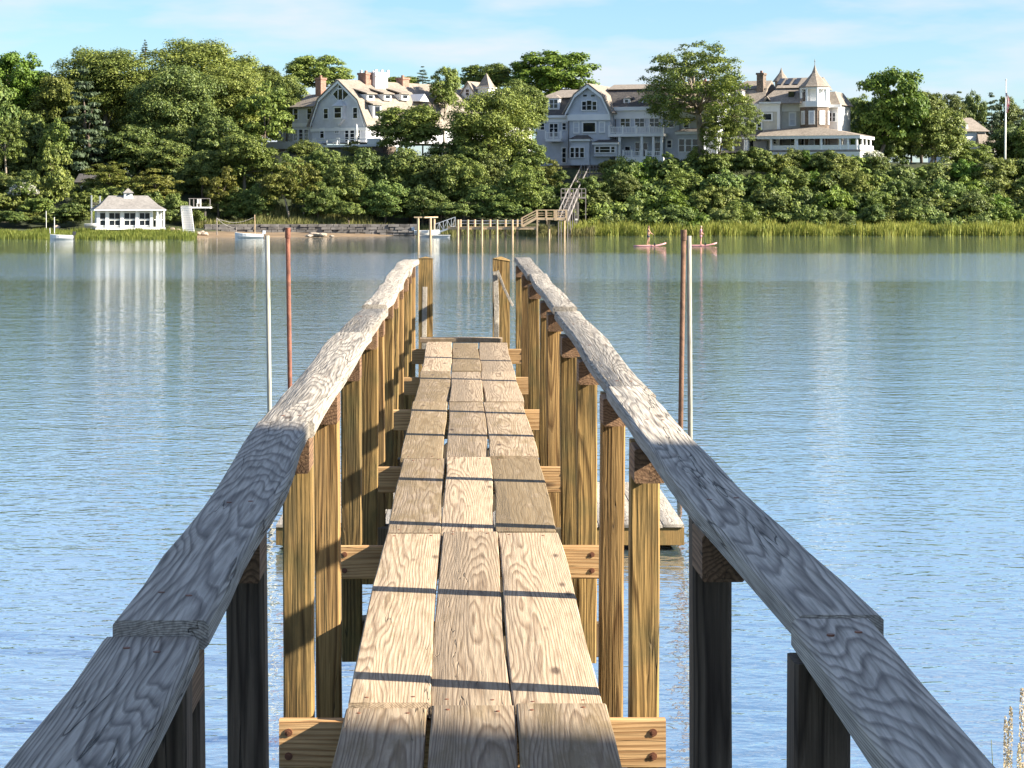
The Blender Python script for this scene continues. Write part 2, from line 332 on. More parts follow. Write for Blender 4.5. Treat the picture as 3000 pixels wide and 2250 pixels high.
# ------------------------------------------------------------------ setting: water, far shore, near bank
def water_material():
    m, nt, N, L, b = newmat('inlet_water')
    t = N.new('ShaderNodeTexCoord'); pos = t.outputs['Object']
    sp = N.new('ShaderNodeSeparateXYZ'); L.new(pos, sp.inputs[0])
    def nz(scale, sx, sy, det=3, rough=.5, loc=(0,0,0)):
        mp = N.new('ShaderNodeMapping'); mp.inputs['Scale'].default_value = (sx, sy, 1); mp.inputs['Location'].default_value = loc; mp.inputs['Rotation'].default_value = (0,0,.12); L.new(pos, mp.inputs['Vector'])
        n = N.new('ShaderNodeTexNoise'); n.inputs['Scale'].default_value = scale; n.inputs['Detail'].default_value = det; n.inputs['Roughness'].default_value = rough
        L.new(mp.outputs[0], n.inputs['Vector']); return n.outputs['Fac']
    # wind: calm under the far bank, a ruffled lane in mid channel, patchy nearer by
    patch = nz(.012, 1.0, 3.0, 3)
    yy = math_(N, L, 'ADD', sp.outputs['Y'], math_(N, L, 'MULTIPLY', math_(N, L, 'SUBTRACT', patch, .5), 18.0))
    wr = ramp(N, [(0.0, (.40,)*3), (.17, (.36,)*3), (.235, (.36,)*3), (.27, (.38,)*3), (.40, (.36,)*3), (.435, (.9,)*3), (.58, (.85,)*3), (.625, (.24,)*3), (1.0, (.16,)*3)])
    L.new(math_(N, L, 'MULTIPLY', yy, 1/300.0), wr.inputs['Fac'])
    a = nz(1.0, 2.2, 3.4, 2, .5); c = nz(1.0, 6.0, 8.0, 2, .5, (5,3,0)); d = nz(1.0, .35, .6, 2, .4, (9,1,0))
    h = math_(N, L, 'ADD', math_(N, L, 'MULTIPLY', a, .55), math_(N, L, 'MULTIPLY', c, .17))
    h = math_(N, L, 'ADD', h, math_(N, L, 'MULTIPLY', d, .7))
    h = math_(N, L, 'MULTIPLY', h, wr.outputs['Color'])
    bp = N.new('ShaderNodeBump'); bp.inputs['Strength'].default_value = 1.0; bp.inputs['Distance'].default_value = .11
    L.new(h, bp.inputs['Height']); L.new(bp.outputs['Normal'], b.inputs['Normal'])
    b.inputs['Base Color'].default_value = (.19,.275,.295,1); b.inputs['Roughness'].default_value = .05; b.inputs['IOR'].default_value = 1.45
    gl = N.new('ShaderNodeBsdfGlossy'); gl.inputs['Color'].default_value = (1.0,1.0,.98,1); gl.inputs['Roughness'].default_value = .05; L.new(bp.outputs['Normal'], gl.inputs['Normal'])
    ms = N.new('ShaderNodeMixShader'); ms.inputs[0].default_value = .72; L.new(b.outputs[0], ms.inputs[1]); L.new(gl.outputs[0], ms.inputs[2]); L.new(ms.outputs[0], N['Material Output'].inputs['Surface'])
    return m
mb = MB(); mb.add([(-900,-60,0),(900,-60,0),(900,262,0),(-900,262,0)], [(0,1,2,3)])
tag(mb.build('water', water_material()), kind='structure')

SHX = [-400,-60,-34,-28,-12,-6,5,12,40,400]; SHY = [236,236,237,243,247,256,258,258,258,258]
def shore(X): return float(np.interp(X, SHX, SHY))
HTX = [-400] + [(p-CX)*285/F for p in (0,400,560,700,850,1100,1300,1570,1800,2000,2300,2600,3000)] + [400]
HTZ = [6, 6, 6, 6.5, 8.0, 9.9, 9.8, 8.6, 7.6, 7.7, 8.8, 9.5, 8.4, 8.2, 8]
def ground(X, Y):
    t = Y-shore(X); z = min(.75, -.22+.045*t) if t < 14 else min(.85, .41+.09*(t-14))
    st = 16 if X > -25 else 22
    s = min(1, max(0, (t-st)/24)); s = s*s*(3-2*s)
    return z+s*float(np.interp(X, HTX, HTZ))+.02*max(0, t-60)
def earth_material():
    m, nt, N, L, b = newmat('bank_earth')
    t = N.new('ShaderNodeTexCoord'); n = N.new('ShaderNodeTexNoise'); n.inputs['Scale'].default_value = .35; n.inputs['Detail'].default_value = 8; L.new(t.outputs['Object'], n.inputs['Vector'])
    sp = N.new('ShaderNodeSeparateXYZ'); L.new(t.outputs['Object'], sp.inputs[0])
    r = ramp(N, [(.35, (.022,.028,.010)), (.6, (.045,.060,.016)), (.75, (.06,.05,.028))]); L.new(n.outputs['Fac'], r.inputs['Fac'])
    s = ramp(N, [(.35, (.15,.10,.055)), (.65, (.27,.185,.10))]); L.new(n.outputs['Fac'], s.inputs['Fac'])
    lo = N.new('ShaderNodeMapRange'); lo.inputs['From Min'].default_value = .42; lo.inputs['From Max'].default_value = .62; L.new(sp.outputs['Z'], lo.inputs['Value'])
    ex = N.new('ShaderNodeMapRange'); ex.inputs['From Min'].default_value = -9; ex.inputs['From Max'].default_value = -6; L.new(sp.outputs['X'], ex.inputs['Value'])
    sand = mixc(N, L, ex.outputs[0], s.outputs['Color'], (.06,.055,.04))
    L.new(mixc(N, L, lo.outputs[0], sand, r.outputs['Color']), b.inputs['Base Color']); b.inputs['Roughness'].default_value = .95
    return m
M['earth'] = earth_material()
mb = MB(); xs = list(np.linspace(-380, -70, 20))+list(np.arange(-66, 74, 2.0))+list(np.linspace(78, 380, 20)); ys = list(np.arange(232, 300, 1.5))+list(np.arange(302, 420, 8))
W = len(xs)
for Y in ys:
    for X in xs: mb.v.append((X, Y, ground(X, Y)+(random.uniform(-.06,.06) if Y > 245 else 0)))
for j in range(len(ys)-1):
    for i in range(W-1): mb.f.append((j*W+i, j*W+i+1, (j+1)*W+i+1, (j+1)*W+i))
tag(mb.build('hillside', M['earth'], smooth=True), kind='structure')
# near bank, below and behind the viewer
def bank(X, Y): return 3.0 - .36*max(0, Y-2.6) + .12*math.sin(X*.9)*math.cos(Y*.7)
mb = MB(); xs = list(np.linspace(-60, 60, 61)); ys = list(np.linspace(-50, 2, 20))+list(np.linspace(2.6, 13.6, 18)); W = len(xs)
for Y in ys:
    for X in xs: mb.v.append((X, Y, bank(X, Y)))
for j in range(len(ys)-1):
    for i in range(W-1): mb.f.append((j*W+i, j*W+i+1, (j+1)*W+i+1, (j+1)*W+i))
tag(mb.build('near_bank', M['earth'], smooth=True), kind='structure')

# ------------------------------------------------------------------ the wooden pier in the foreground
KY = F/2333.0
SL = (570-525)/F
def zdeck(Y): return CZ-1.64+SL*Y
pier = thing('wooden_pier', 'weathered plank pier with handrails leading out from the viewer over the water', 'pier', (0, 0, 3.0))
# deck boards: three courses, butted over the crossbeams
beams = [d*KY for d in (1.30, 2.49, 3.67, 4.68, 5.84, 6.80, 7.93)]
joints = [-.9, 1.30*KY, 2.485*KY, 3.70*KY, 4.69*KY, 5.86*KY, 6.79*KY, 8.0*KY]
cols = [(-.358, -.105), (-.100, .152), (.158, .442)]
rnd = random.Random(11)
for i in range(len(joints)-1):
    for ci, (a, b_) in enumerate(cols):
        y0, y1 = joints[i]+rnd.uniform(.003,.010), joints[i+1]-rnd.uniform(.003,.010)
        if i == 0: y0 = joints[i]
        n = 9; xo = rnd.uniform(-.003,.003); w = b_-a+rnd.uniform(-.003,.003)
        zt = rnd.uniform(-.004,.006); sk = rnd.uniform(-.005,.005)
        if i == 4 and ci == 0: xo -= .012
        pts = []
        for k in range(n):
            f = k/(n-1); Y = y0+(y1-y0)*f
            pts.append(((a+b_)/2+xo+sk*(f-.5)+.006*math.sin(f*5+i+ci), Y, zdeck(Y)-.025+zt+.006*math.sin(f*3.1+ci*2+i)))
        c = Vector(pts[n//2])
        bd = sweep(pts, (0,0,1), w, .048, .005, .003, rnd).build('deck_board', M['deck'], pier, origin=c)
        for (ye, k) in ((y0+.07, 0), (y1-.07, n-1)):
            if 5 < ye < 14:
                for q in (-w*.3, w*.28):
                    pc = Vector((pts[k][0]+q+rnd.uniform(-.012,.012), ye+rnd.uniform(-.02,.02), pts[k][2]+.0245)); MB().tube([pc-Vector((0,0,.004)), pc+Vector((0,0,.0015))], .0065, 8).build('nail', M['screw'], bd)
# end board
Ye = 8.06*KY
sweep([(-.43, Ye, zdeck(Ye)+.012), (.02, Ye, zdeck(Ye)+.015), (.40, Ye, zdeck(Ye)+.010)], (0,0,1), .16, .05, .006, .003, rnd).build('end_board', M['deck'], pier, origin=(0, Ye, zdeck(Ye)))
screw_me = None
for Yb in beams:
    zt = zdeck(Yb)-.052; c = Vector((.03, Yb+.03, zt-.075))
    bo = sweep([(-.575, Yb+.022, zt-.076), (-.2, Yb+.022, zt-.076), (.3, Yb+.022, zt-.075), (.635, Yb+.022, zt-.075)], (0,0,1), .044, .15, .004, .001, rnd).build('crossbeam', M['beam'], pier, origin=c)
    for sx in (-.545, .595):
        for dz in (-.038, -.112):
            s = MB().tube([(sx, Yb+.001, zt+dz), (sx, Yb-.003, zt+dz)], .0125, 12)
            s.tube([(sx, Yb-.002, zt+dz), (sx, Yb-.006, zt+dz)], .006, 6)
            s.build('screw', M['screw'], bo, origin=None)
# posts
def postmat(i): return M['post_fresh'] if i % 3 == 1 else M['post']
LP_ = [1.34, 1.47, 1.93, 2.51, 3.05, 3.71, 4.44, 4.80, 5.45, 5.87, 6.40, 6.88, 7.45, 7.96]
RP_ = [1.27, 1.86, 2.51, 3.10, 3.70, 4.29, 5.04, 5.55, 6.46, 7.20, 7.96]
lz = ([1.0,1.27,1.87,2.5,3.55,5.34,8.3], [.783,.793,.790,.750,.768,.785,.823])
rz = ([1.0,1.32,1.73,2.41,4.0,6.0,8.4], [.749,.731,.738,.780,.785,.80,.82])
def zrail(side, Y): return CZ+SL*Y-float(np.interp(Y/KY, *(lz if side < 0 else rz)))
for side, lst, x0, x1 in ((-1, LP_, -.570, -.475), (1, RP_, .533, .625)):
    for i, d in enumerate(lst):
        Y = d*KY+.045; xc = (x0+x1)/2+rnd.uniform(-.006,.006); zt = zrail(side, Y)-.052; zb = zdeck(Y)-.62
        on_beam = min(abs(d*KY-b_) for b_ in beams) < .14
        if on_beam: Y += .05
        ln = rnd.uniform(-.004,.004)
        pts = [(xc+ln*(k-2), Y, zb+(zt-zb)*k/4) for k in range(5)]
        sweep(pts, (0,-1,0), x1-x0, .092, .006, .0015, rnd).build('post', M['post_shaded'] if d < 2 else postmat(i+(side > 0)), pier, origin=(xc, Y, (zb+zt)/2))
        # short ledger block under the rail, in front of the post
        if d > 1.4:
            bl = .20; yb = Y-.046-bl/2; hh = .105
            sweep([(xc, yb-bl/2, zt-hh/2-.002), (xc, yb, zt-hh/2-.002), (xc, yb+bl/2, zt-hh/2-.002)], (0,0,1), x1-x0+.004, hh, .005, .001, rnd).build('rail_block', M['block'], pier, origin=(xc, yb, zt-hh/2))
# rail caps, several boards each
def cap(side, x0, x1, breaks):
    for i in range(len(breaks)-1):
        y0 = breaks[i]*KY+.004; y1 = breaks[i+1]*KY-.004; n = max(7, int((y1-y0)/.3))
        xo = rnd.uniform(-.010,.010); zo = rnd.uniform(-.004,.006); w = (x1-x0)+rnd.uniform(-.012,.012); pts = []
        for k in range(n):
            f = k/(n-1); Y = y0+(y1-y0)*f
            pts.append(((x0+x1)/2+xo+.008*math.sin(f*3.6+i*1.7)+.004*math.sin(f*11+i), Y, zrail(side, Y)-.026+zo+.012*math.sin(f*5.4+i*2.1+side)))
        c = Vector(pts[n//2])
        cap_o = sweep(pts, (0,0,1), w, .052, .008, .004, rnd).build('rail_cap', M['rail'], pier, origin=c)
        for d_ in (LP_ if side < 0 else RP_):
            Yn = d_*KY+.06
            if y0+.05 < Yn < min(y1, 13)-.05:
                for q in (-.028, .03):
                    f = (Yn-y0)/(y1-y0)*(n-1); k = min(n-2, int(f)); pc = Vector(pts[k]).lerp(Vector(pts[k+1]), f-k)+Vector((q+rnd.uniform(-.008,.008), rnd.uniform(-.03,.03), .0262))
                    MB().tube([pc-Vector((0,0,.004)), pc+Vector((0,0,.0012))], .0065, 8).build('nail', M['screw'], cap_o)
cap(-1, -.62, -.46, [.35, 1.405, 2.46, 3.95, 4.9, 5.95, 7.05, 8.25])
cap(1, .55, .70, [.35, 1.325, 2.95, 4.85, 6.75, 8.25])
# tall end posts, leaning gang boards and brace at the head of the pier
Ye = 8.3*KY
def endpost(x0, x1, top):
    z1 = CZ-(top-HY)*Ye/F; z0 = zdeck(Ye)-.9
    m = MB(); c = (x0+x1)/2
    m.hexa([(x0,Ye,z0),(x1,Ye,z0),(x1,Ye+.16,z0),(x0,Ye+.16,z0),(x0,Ye,z1-.02),(x1,Ye,z1-.05 if x0 > 0 else z1-.02),(x1,Ye+.16,z1-.04),(x0,Ye+.16,z1-.03)])
    m.add([(x0-.004,Ye-.004,z1-.018),(x1+.004,Ye-.004,z1-.048 if x0 > 0 else z1-.018),(x1+.004,Ye+.164,z1-.038),(x0-.004,Ye+.164,z1-.028),(c,Ye+.08,z1)], [(0,1,4),(1,2,4),(2,3,4),(3,0,4)])
    return m.build('end_post', M['post'], pier, origin=(c, Ye, (z0+z1)/2))
endpost(-.462, -.315, 752); endpost(.312, .490, 752)
zt = zdeck(Ye)
sweep([(.345, Ye-.06, zt-.3), (.350, Ye-.05, zt+.3), (.338, Ye-.04, zt+.68)], (0,-1,0), .055, .04, .004).build('gang_board', M['rail'], pier, origin=(.345, Ye-.05, zt+.3))
sweep([(-.405, Ye-.06, zt-.3), (-.40, Ye-.05, zt+.2), (-.395, Ye-.04, zt+.52)], (0,-1,0), .05, .04, .004).build('gang_board', M['rail'], pier, origin=(-.4, Ye-.05, zt+.2))
sweep([(.52, Ye-.06, zt+.32), (.43, Ye-.05, zt+.5), (.36, Ye-.04, zt+.69)], (0,-1,0), .028, .03, .003).build('brace', M['rail'], pier, origin=(.44, Ye-.05, zt+.5))
# substructure: stringers, lower beams, piles, diagonal braces
for x in (-.28, .05, .36):
    sweep([(x, 2.2, zdeck(2.2)-.31), (x, 12, zdeck(12)-.31), (x, 21.8, zdeck(21.8)-.31)], (0,0,1), .06, .17, .004).build('stringer', M['under'], pier, origin=(x, 12, zdeck(12)-.31))
for Yb in beams[1:]:
    zt = zdeck(Yb)-.44
    sweep([(-.60, Yb+.2, zt-.08), (.03, Yb+.2, zt-.08), (.66, Yb+.2, zt-.08)], (0,0,1), .05, .16, .004).build('lower_beam', M['under'], pier, origin=(0, Yb+.2, zt-.08))
    for x in (-.40, .46):
        z0 = min(-.5, bank(x, Yb)-.3) if Yb > 11 else bank(x, Yb)-.4
        MB().tube([(x, Yb+.36, z0), (x, Yb+.36, zt-.01)], .10, 10).build('pile', M['under'], pier, origin=(x, Yb+.36, zt/2), smooth=True)
    sweep([(-.42, Yb+.24, zt-.9), (0, Yb+.24, zt-.5), (.42, Yb+.24, zt-.16)], (0,-1,0), .12, .04, .004).build('diagonal_brace', M['under'], pier, origin=(0, Yb+.24, zt-.5))

# ------------------------------------------------------------------ floating dock and its four mooring poles
fl = thing('floating_dock', 'low weathered plank float lying in the water beyond the pier posts', 'float', (.3, 32, 0))
x0, x1, y0, y1, zt = -2.55, 3.02, 29.8, 34.2, .36
n = 19; wd = (x1-x0)/n
for i in range(n):
    xa = x0+i*wd+.004; xb = xa+wd-.008; dz = rnd.uniform(-.005,.005)
    sweep([((xa+xb)/2, y0-.02, zt-.02+dz), ((xa+xb)/2, (y0+y1)/2, zt-.02), ((xa+xb)/2, y1, zt-.02)], (0,0,1), xb-xa, .04, .004, .001, rnd).build('plank', M['rail'], fl, origin=((xa+xb)/2, 32, zt))
for yy in (y0, y1-.06):
    sweep([(x0, yy+.03, zt-.165), (.2, yy+.03, zt-.165), (x1, yy+.03, zt-.165)], (0,0,1), .06, .24, .004).build('side_beam', M['post'], fl, origin=(.2, yy, .2))
for xx in (x0+.03, x1-.03):
    sweep([(xx, y0+.06, zt-.165), (xx, 32, zt-.165), (xx, y1-.06, zt-.165)], (0,0,1), .06, .24, .004).build('side_beam', M['post'], fl, origin=(xx, 32, .2))
for xx in (-1.6, .3, 2.1):
    MB().box(xx-.5, xx+.5, y0+.3, y1-.3, -.35, zt-.05).build('buoyancy_block', M['motor_dark'], fl)
for (pt, pb, top, Y, r, mat, lab, capd) in (
    ((783, 690), (790, 1225), 690, 34.6, .036, 'white_pole', 'pale wooden mooring pole, leftmost of the four beside the pier', False),
    ((843, 668), (850, 1180), 668, 34.8, .036, 'red_pole', 'rusty red capped mooring pipe left of the pier', True),
    ((2003, 674), (1994, 1245), 674, 34.6, .040, 'brown_pole', 'rusty brown capped mooring pipe right of the pier', True),
    ((2019, 691), (2022, 1275), 691, 34.7, .038, 'white_pole', 'pale wooden mooring pole leaning by the rusty pipe right of the pier', False)):
    a = P(*pt, Y); b_ = P(*pb, Y); d = (b_-a).normalized(); bot = a+d*((a.z+1.2)/-d.z)
    if capd:
        t = thing('mooring_pole', lab, 'pole', (bot.x, bot.y, 0))
        MB().tube([bot, bot*.5+a*.5, a], r, 14).build('pipe', M[mat], t, smooth=True)
        MB().tube([a-Vector((0,0,.16)), a+Vector((0,0,.004))], r*1.22, 14).build('collar', M[mat], t)
    else:
        tag(MB().tube([bot, bot*.5+a*.5, a], [r*1.05, r, r*.96], 14).build('mooring_pole', M[mat], None, smooth=True, origin=(bot.x, bot.y, 0)), lab, 'pole')

# ------------------------------------------------------------------ buildings on the far bank
class House:
    def __init__(s, name, label, cat, px, Y, base, theta, group=None):
        s.th = math.radians(theta); s.c, s.s = math.cos(s.th), math.sin(s.th)
        s.O = Vector(((px-CX)*Y/F, Y, 0)); s.root = thing(name, label, cat, (s.O.x, s.O.y, base), group); s.base = base
    def W(s, u, v, z): return Vector((s.O.x+u*s.c+v*s.s, s.O.y-u*s.s+v*s.c, z))
    def U(s, px, v=0):
        k = (px-CX)/F
        return (k*(s.O.y+v*s.c)-s.O.x-v*s.s)/(s.c+k*s.s)
    def uz(s, px, py, v=0):
        u = s.U(px, v); Y = s.O.y-u*s.s+v*s.c
        return u, CZ-(py-HY)*Y/F
    def box(s, mb, u0, u1, v0, v1, z0, z1):
        return mb.hexa([s.W(u0,v0,z0), s.W(u1,v0,z0), s.W(u1,v1,z0), s.W(u0,v1,z0), s.W(u0,v0,z1), s.W(u1,v0,z1), s.W(u1,v1,z1), s.W(u0,v1,z1)])
    def prism(s, mb, prof, v0, v1):   # closed profile in (u,z), ccw seen from the front
        n = len(prof)
        mb.add([s.W(u, v0, z) for u, z in prof]+[s.W(u, v1, z) for u, z in prof],
               [tuple(range(n)), tuple(range(2*n-1, n-1, -1))]+[(i, i+n, (i+1) % n+n, (i+1) % n) for i in range(n)])
        return mb
    def prism_v(s, mb, prof, u0, u1):  # closed profile in (v,z), swept along u
        n = len(prof)
        mb.add([s.W(u0, v, z) for v, z in prof]+[s.W(u1, v, z) for v, z in prof],
               [tuple(range(n)), tuple(range(2*n-1, n-1, -1))]+[(i, i+n, (i+1) % n+n, (i+1) % n) for i in range(n)])
        return mb
    def slab(s, mb, line, v0, v1, t):  # roof skin over a (u,z) polyline
        up = []
        for i, (u, z) in enumerate(line):
            a = line[max(0, i-1)]; b = line[min(len(line)-1, i+1)]; du, dz = b[0]-a[0], b[1]-a[1]; l = math.hypot(du, dz)
            nx, nz = -dz/l, du/l
            if nz < 0: nx, nz = -nx, -nz
            up.append((u+nx*t, z+nz*t))
        for i in range(len(line)-1):
            s.prism(mb, [line[i], line[i+1], up[i+1], up[i]], v0, v1)
        return mb
    def slab_v(s, mb, line, u0, u1, t):
        for i in range(len(line)-1):
            (a, za), (b, zb) = line[i], line[i+1]; du, dz = b-a, zb-za; l = math.hypot(du, dz); nx, nz = -dz/l, du/l
            if nz < 0: nx, nz = -nx, -nz
            s.prism_v(mb, [(a, za), (b, zb), (b+nx*t, zb+nz*t), (a+nx*t, za+nz*t)], u0, u1)
        return mb
    def part(s, name, mb, mat, parent=None, label=None):
        o = mb.build(name, M[mat], parent or s.root)
        if label: o['label'] = label
        return o
    def window(s, r, v=0, cols=2, rows=2, fr=.13, name='window', glass='glass', parent=None):
        x0, y0, x1, y1 = r; u0, za = s.uz(x0, (y0+y1)/2, v); u1, zb = s.uz(x1, (y0+y1)/2, v)
        z1 = s.uz((x0+x1)/2, y0, v)[1]; z0 = s.uz((x0+x1)/2, y1, v)[1]
        return s.win(u0, u1, z0, z1, v, cols, rows, fr, name, glass)
    def win(s, u0, u1, z0, z1, v=0, cols=2, rows=2, fr=.13, name='window', glass='glass'):
        m = MB(); d = .10
        s.box(m, u0-fr, u0, v-d, v, z0-fr, z1+fr); s.box(m, u1, u1+fr, v-d, v, z0-fr, z1+fr)
        s.box(m, u0, u1, v-d, v, z1, z1+fr); s.box(m, u0-.04, u1+.04, v-d-.05, v, z0-fr, z0)
        for i in range(1, cols): uu = u0+(u1-u0)*i/cols; s.box(m, uu-.05, uu+.05, v-d*.8, v, z0, z1)
        for i in range(1, rows): zz = z0+(z1-z0)*i/rows; s.box(m, u0, u1, v-d*.62, v, zz-.03, zz+.03)
        w = s.part(name, m, 'white_trim')
        s.part('pane', s.box(MB(), u0, u1, v-.035, v-.012, z0, z1), glass, w)
        return w
    def side_win(s, v0, v1, z0, z1, u, rows=2, fr=.13):
        m = MB(); d = .10
        s.box(m, u, u+d, v0-fr, v0, z0-fr, z1+fr); s.box(m, u, u+d, v1, v1+fr, z0-fr, z1+fr); s.box(m, u, u+d, v0, v1, z1, z1+fr); s.box(m, u, u+d+.04, v0, v1, z0-fr, z0)
        zz = (z0+z1)/2; s.box(m, u, u+d*.6, v0, v1, zz-.03, zz+.03)
        w = s.part('window', m, 'white_trim'); s.part('pane', s.box(MB(), u+.012, u+.035, v0, v1, z0, z1), 'glass', w)
    def railing(s, u0, u1, v, z0, z1, posts=4, step=.22, solid=False):
        m = MB(); s.box(m, u0, u1, v-.05, v+.05, z1-.09, z1); s.box(m, u0, u1, v-.04, v+.04, z0+.08, z0+.15)
        n = int((u1-u0)/step)
        for i in range(1, n): uu = u0+(u1-u0)*i/n; s.box(m, uu-.035, uu+.035, v-.03, v+.03, z0+.15, z1-.09)
        rl = s.part('railing', m, 'white_trim')
        for i in range(posts):
            uu = u0+(u1-u0)*i/(posts-1)
            p = MB(); s.box(p, uu-.11, uu+.11, v-.11, v+.11, z0, z1+.14); s.box(p, uu-.15, uu+.15, v-.15, v+.15, z1+.14, z1+.2)
            s.part('post', p, 'white_trim', rl)
        return rl
    def chimney(s, u0, u1, v0, v1, z0, z1, mat='brick'):
        m = MB(); s.box(m, u0, u1, v0, v1, z0, z1-.35)
        ch = s.part('chimney', m, mat)
        c = MB(); s.box(c, u0-.1, u1+.1, v0-.1, v1+.1, z1-.35, z1-.08); s.part('cap', c, mat, ch)
        p = MB(); s.box(p, (u0+u1)/2-.15, (u0+u1)/2+.15, (v0+v1)/2-.15, (v0+v1)/2+.15, z1-.08, z1+.25); s.part('flue', p, 'brick', ch)
    def dormer(s, u0, u1, v, z0, z1, depth, roof='roof', wall='white_trim', hip=True, cols=2, rows=2):
        m = MB(); s.box(m, u0, u1, v, v+depth, z0, z1); d = s.part('dormer', m, wall)
        r = MB(); e = .2; um = (u0+u1)/2; h = (u1-u0)*.33
        r.add([s.W(u0-e, v-e, z1), s.W(u1+e, v-e, z1), s.W(u1+e, v+depth, z1), s.W(u0-e, v+depth, z1), s.W(um, v+(.9 if hip else -e), z1+h), s.W(um, v+depth, z1+h)],
              [(0,3,2,1), (0,1,4), (1,2,5,4), (2,3,5), (3,0,4,5)])
        s.part('dormer_roof', r, roof, d)
        f = .16; s_w = s.win(u0+f+.1, u1-f-.1, z0+f+.15, z1-f-.05, v-.002, cols, rows, .08); s_w.parent = d
        return d

# ---- grey shingled gambrel house, left
H = House('shingle_house', 'grey shingled gambrel house with brick chimneys above the trees left of centre', 'house', 995, 296, 10.2, 42)
pz = lambda pts, v=0: [H.uz(x, y, v) for x, y in pts]
apex, br, er, bl, el = pz([(994.7,236), (1051,294), (1072,365), (938,291), (914,366)])
zf = H.uz(995, 418)[1]; LEN = 21.0
m = MB(); H.prism(m, [el, (el[0], zf), (er[0], zf), er, br, apex, bl], 0, LEN); H.part('wall', m, 'grey_siding')
m = MB(); H.slab(m, [(el[0]-.5, el[1]-.25), (bl[0]-.05, bl[1]), (apex[0], apex[1]+.02)], -.45, LEN, .18); H.slab(m, [(apex[0], apex[1]+.02), (br[0]+.05, br[1]), (er[0]+.5, er[1]-.25)], -.45, LEN, .18)
H.part('roof', m, 'roof')
m = MB()   # white rake boards
for a, b in ((el, bl), (bl, apex), (apex, br), (br, er)):
    H.prism(m, [(a[0], a[1]-.38), (b[0], b[1]-.38), (b[0], b[1]-.02), (a[0], a[1]-.02)], -.40, -.30)
H.box(m, el[0]-.2, er[0]+.2, -.14, -.003, er[1]-.75, er[1]-.35)
H.part('rake_trim', m, 'white_trim')
H.window((949.5,319,961.5,347), 0, 1, 2); H.window((1035.5,316,1047.5,346), 0, 1, 2)
u0, z1 = H.uz(985, 312); u1, z0 = H.uz(1013, 347)
m = MB(); H.box(m, u0, u1, -.55, -.003, z0-.1, z1); H.prism(m, [(u0, z0-.1), ((u0+u1)/2, z0-.9), (u1, z0-.1)], -.5, -.003); H.part('bay', m, 'grey_siding')
m = MB(); m.add([H.W(u0-.2,-.8,z1), H.W(u1+.2,-.8,z1), H.W(u1+.2,0,z1), H.W(u0-.2,0,z1), H.W((u0+u1)/2,-.003,z1+1.0)], [(0,3,2,1),(0,1,4),(1,2,4),(3,0,4)]); H.part('bay_roof', m, 'grey_siding')
H.win(u0+.28, u1-.28, z0+.1, z1-.22, -.553, 1, 2)
H.window((992.5,262,1004,293), 0, 1, 1, .12); H.window((993.5,250,1003,258), 0, 1, 1, .12)
for pts in ([(977,276),(990.5,261),(990.5,293)], [(1006.5,258.5),(1023,275),(1006.5,292)]):
    tri = pz(pts); o = [(sum(p[0] for p in tri)/3, sum(p[1] for p in tri)/3)]*3
    big = [(c[0]+(p[0]-c[0])*1.3, c[1]+(p[1]-c[1])*1.3) for p, c in zip(tri, o)]
    w = H.part('window', H.prism(MB(), big, -.06, -.003), 'white_trim'); H.part('pane', H.prism(MB(), tri, -.09, -.062), 'glass', w)
# ground floor openings
H.window((1012,379,1022,415), 0, 1, 3, .12, 'door'); H.window((1027,379,1039,415), 0, 1, 3, .12, 'door'); H.window((1044,379,1055,415), 0, 1, 3, .12, 'door')
H.window((939,377,949.5,404), 0, 1, 2); H.window((983,375,993,389), 0, 2, 2, .12)
# left wing
wv = 1.2
ulw0, zlw = H.uz(857, 315, wv); ulw1 = H.U(925, wv); zbase = H.uz(880, 418, wv)[1]; zrid = H.uz(900, 276, wv)[1]
m = MB(); H.box(m, ulw0, ulw1, wv, wv+9, zbase, zlw); H.part('wing_wall', m, 'grey_siding')
m = MB(); H.slab_v(m, [(wv-.4, zlw-.1), (wv+3.4, zrid), (wv+6.8, zlw-.1)], ulw0-.3, ulw1+1.4, .16); H.part('wing_roof', m, 'roof')
for r in ((861.5,319,873,349), (901.5,318,914,349)): H.window(r, wv, 1, 2)
for r in ((862,380,872,412), (877,380,888,412), (893,380,904,412)): H.window(r, wv, 1, 3, .12, 'door')
m = MB(); H.box(m, ulw0, ulw1, wv-.10, wv-.003, *(lambda a: (a-.25, a+.25))(H.uz(880, 366, wv)[1])); H.part('belt_course', m, 'white_trim')
u0 = H.U(924, 4); u1 = H.U(940, 4); H.chimney(u0, u1, 4, 5.0, zlw, H.uz(932, 226, 4)[1])
# sunroom further left
u0 = H.U(812, 3); u1 = H.U(855, 3); za = H.uz(830, 416, 3)[1]; zb = H.uz(830, 388, 3)[1]
m = MB(); H.box(m, u0, u1, 3, 7, za, zb+.5); H.part('sunroom_wall', m, 'white_trim')
for i in range(4): a = u0+(u1-u0)*i/4; H.win(a+.14, a+(u1-u0)/4-.14, za+.3, zb, 2.998, 1, 2, .06)
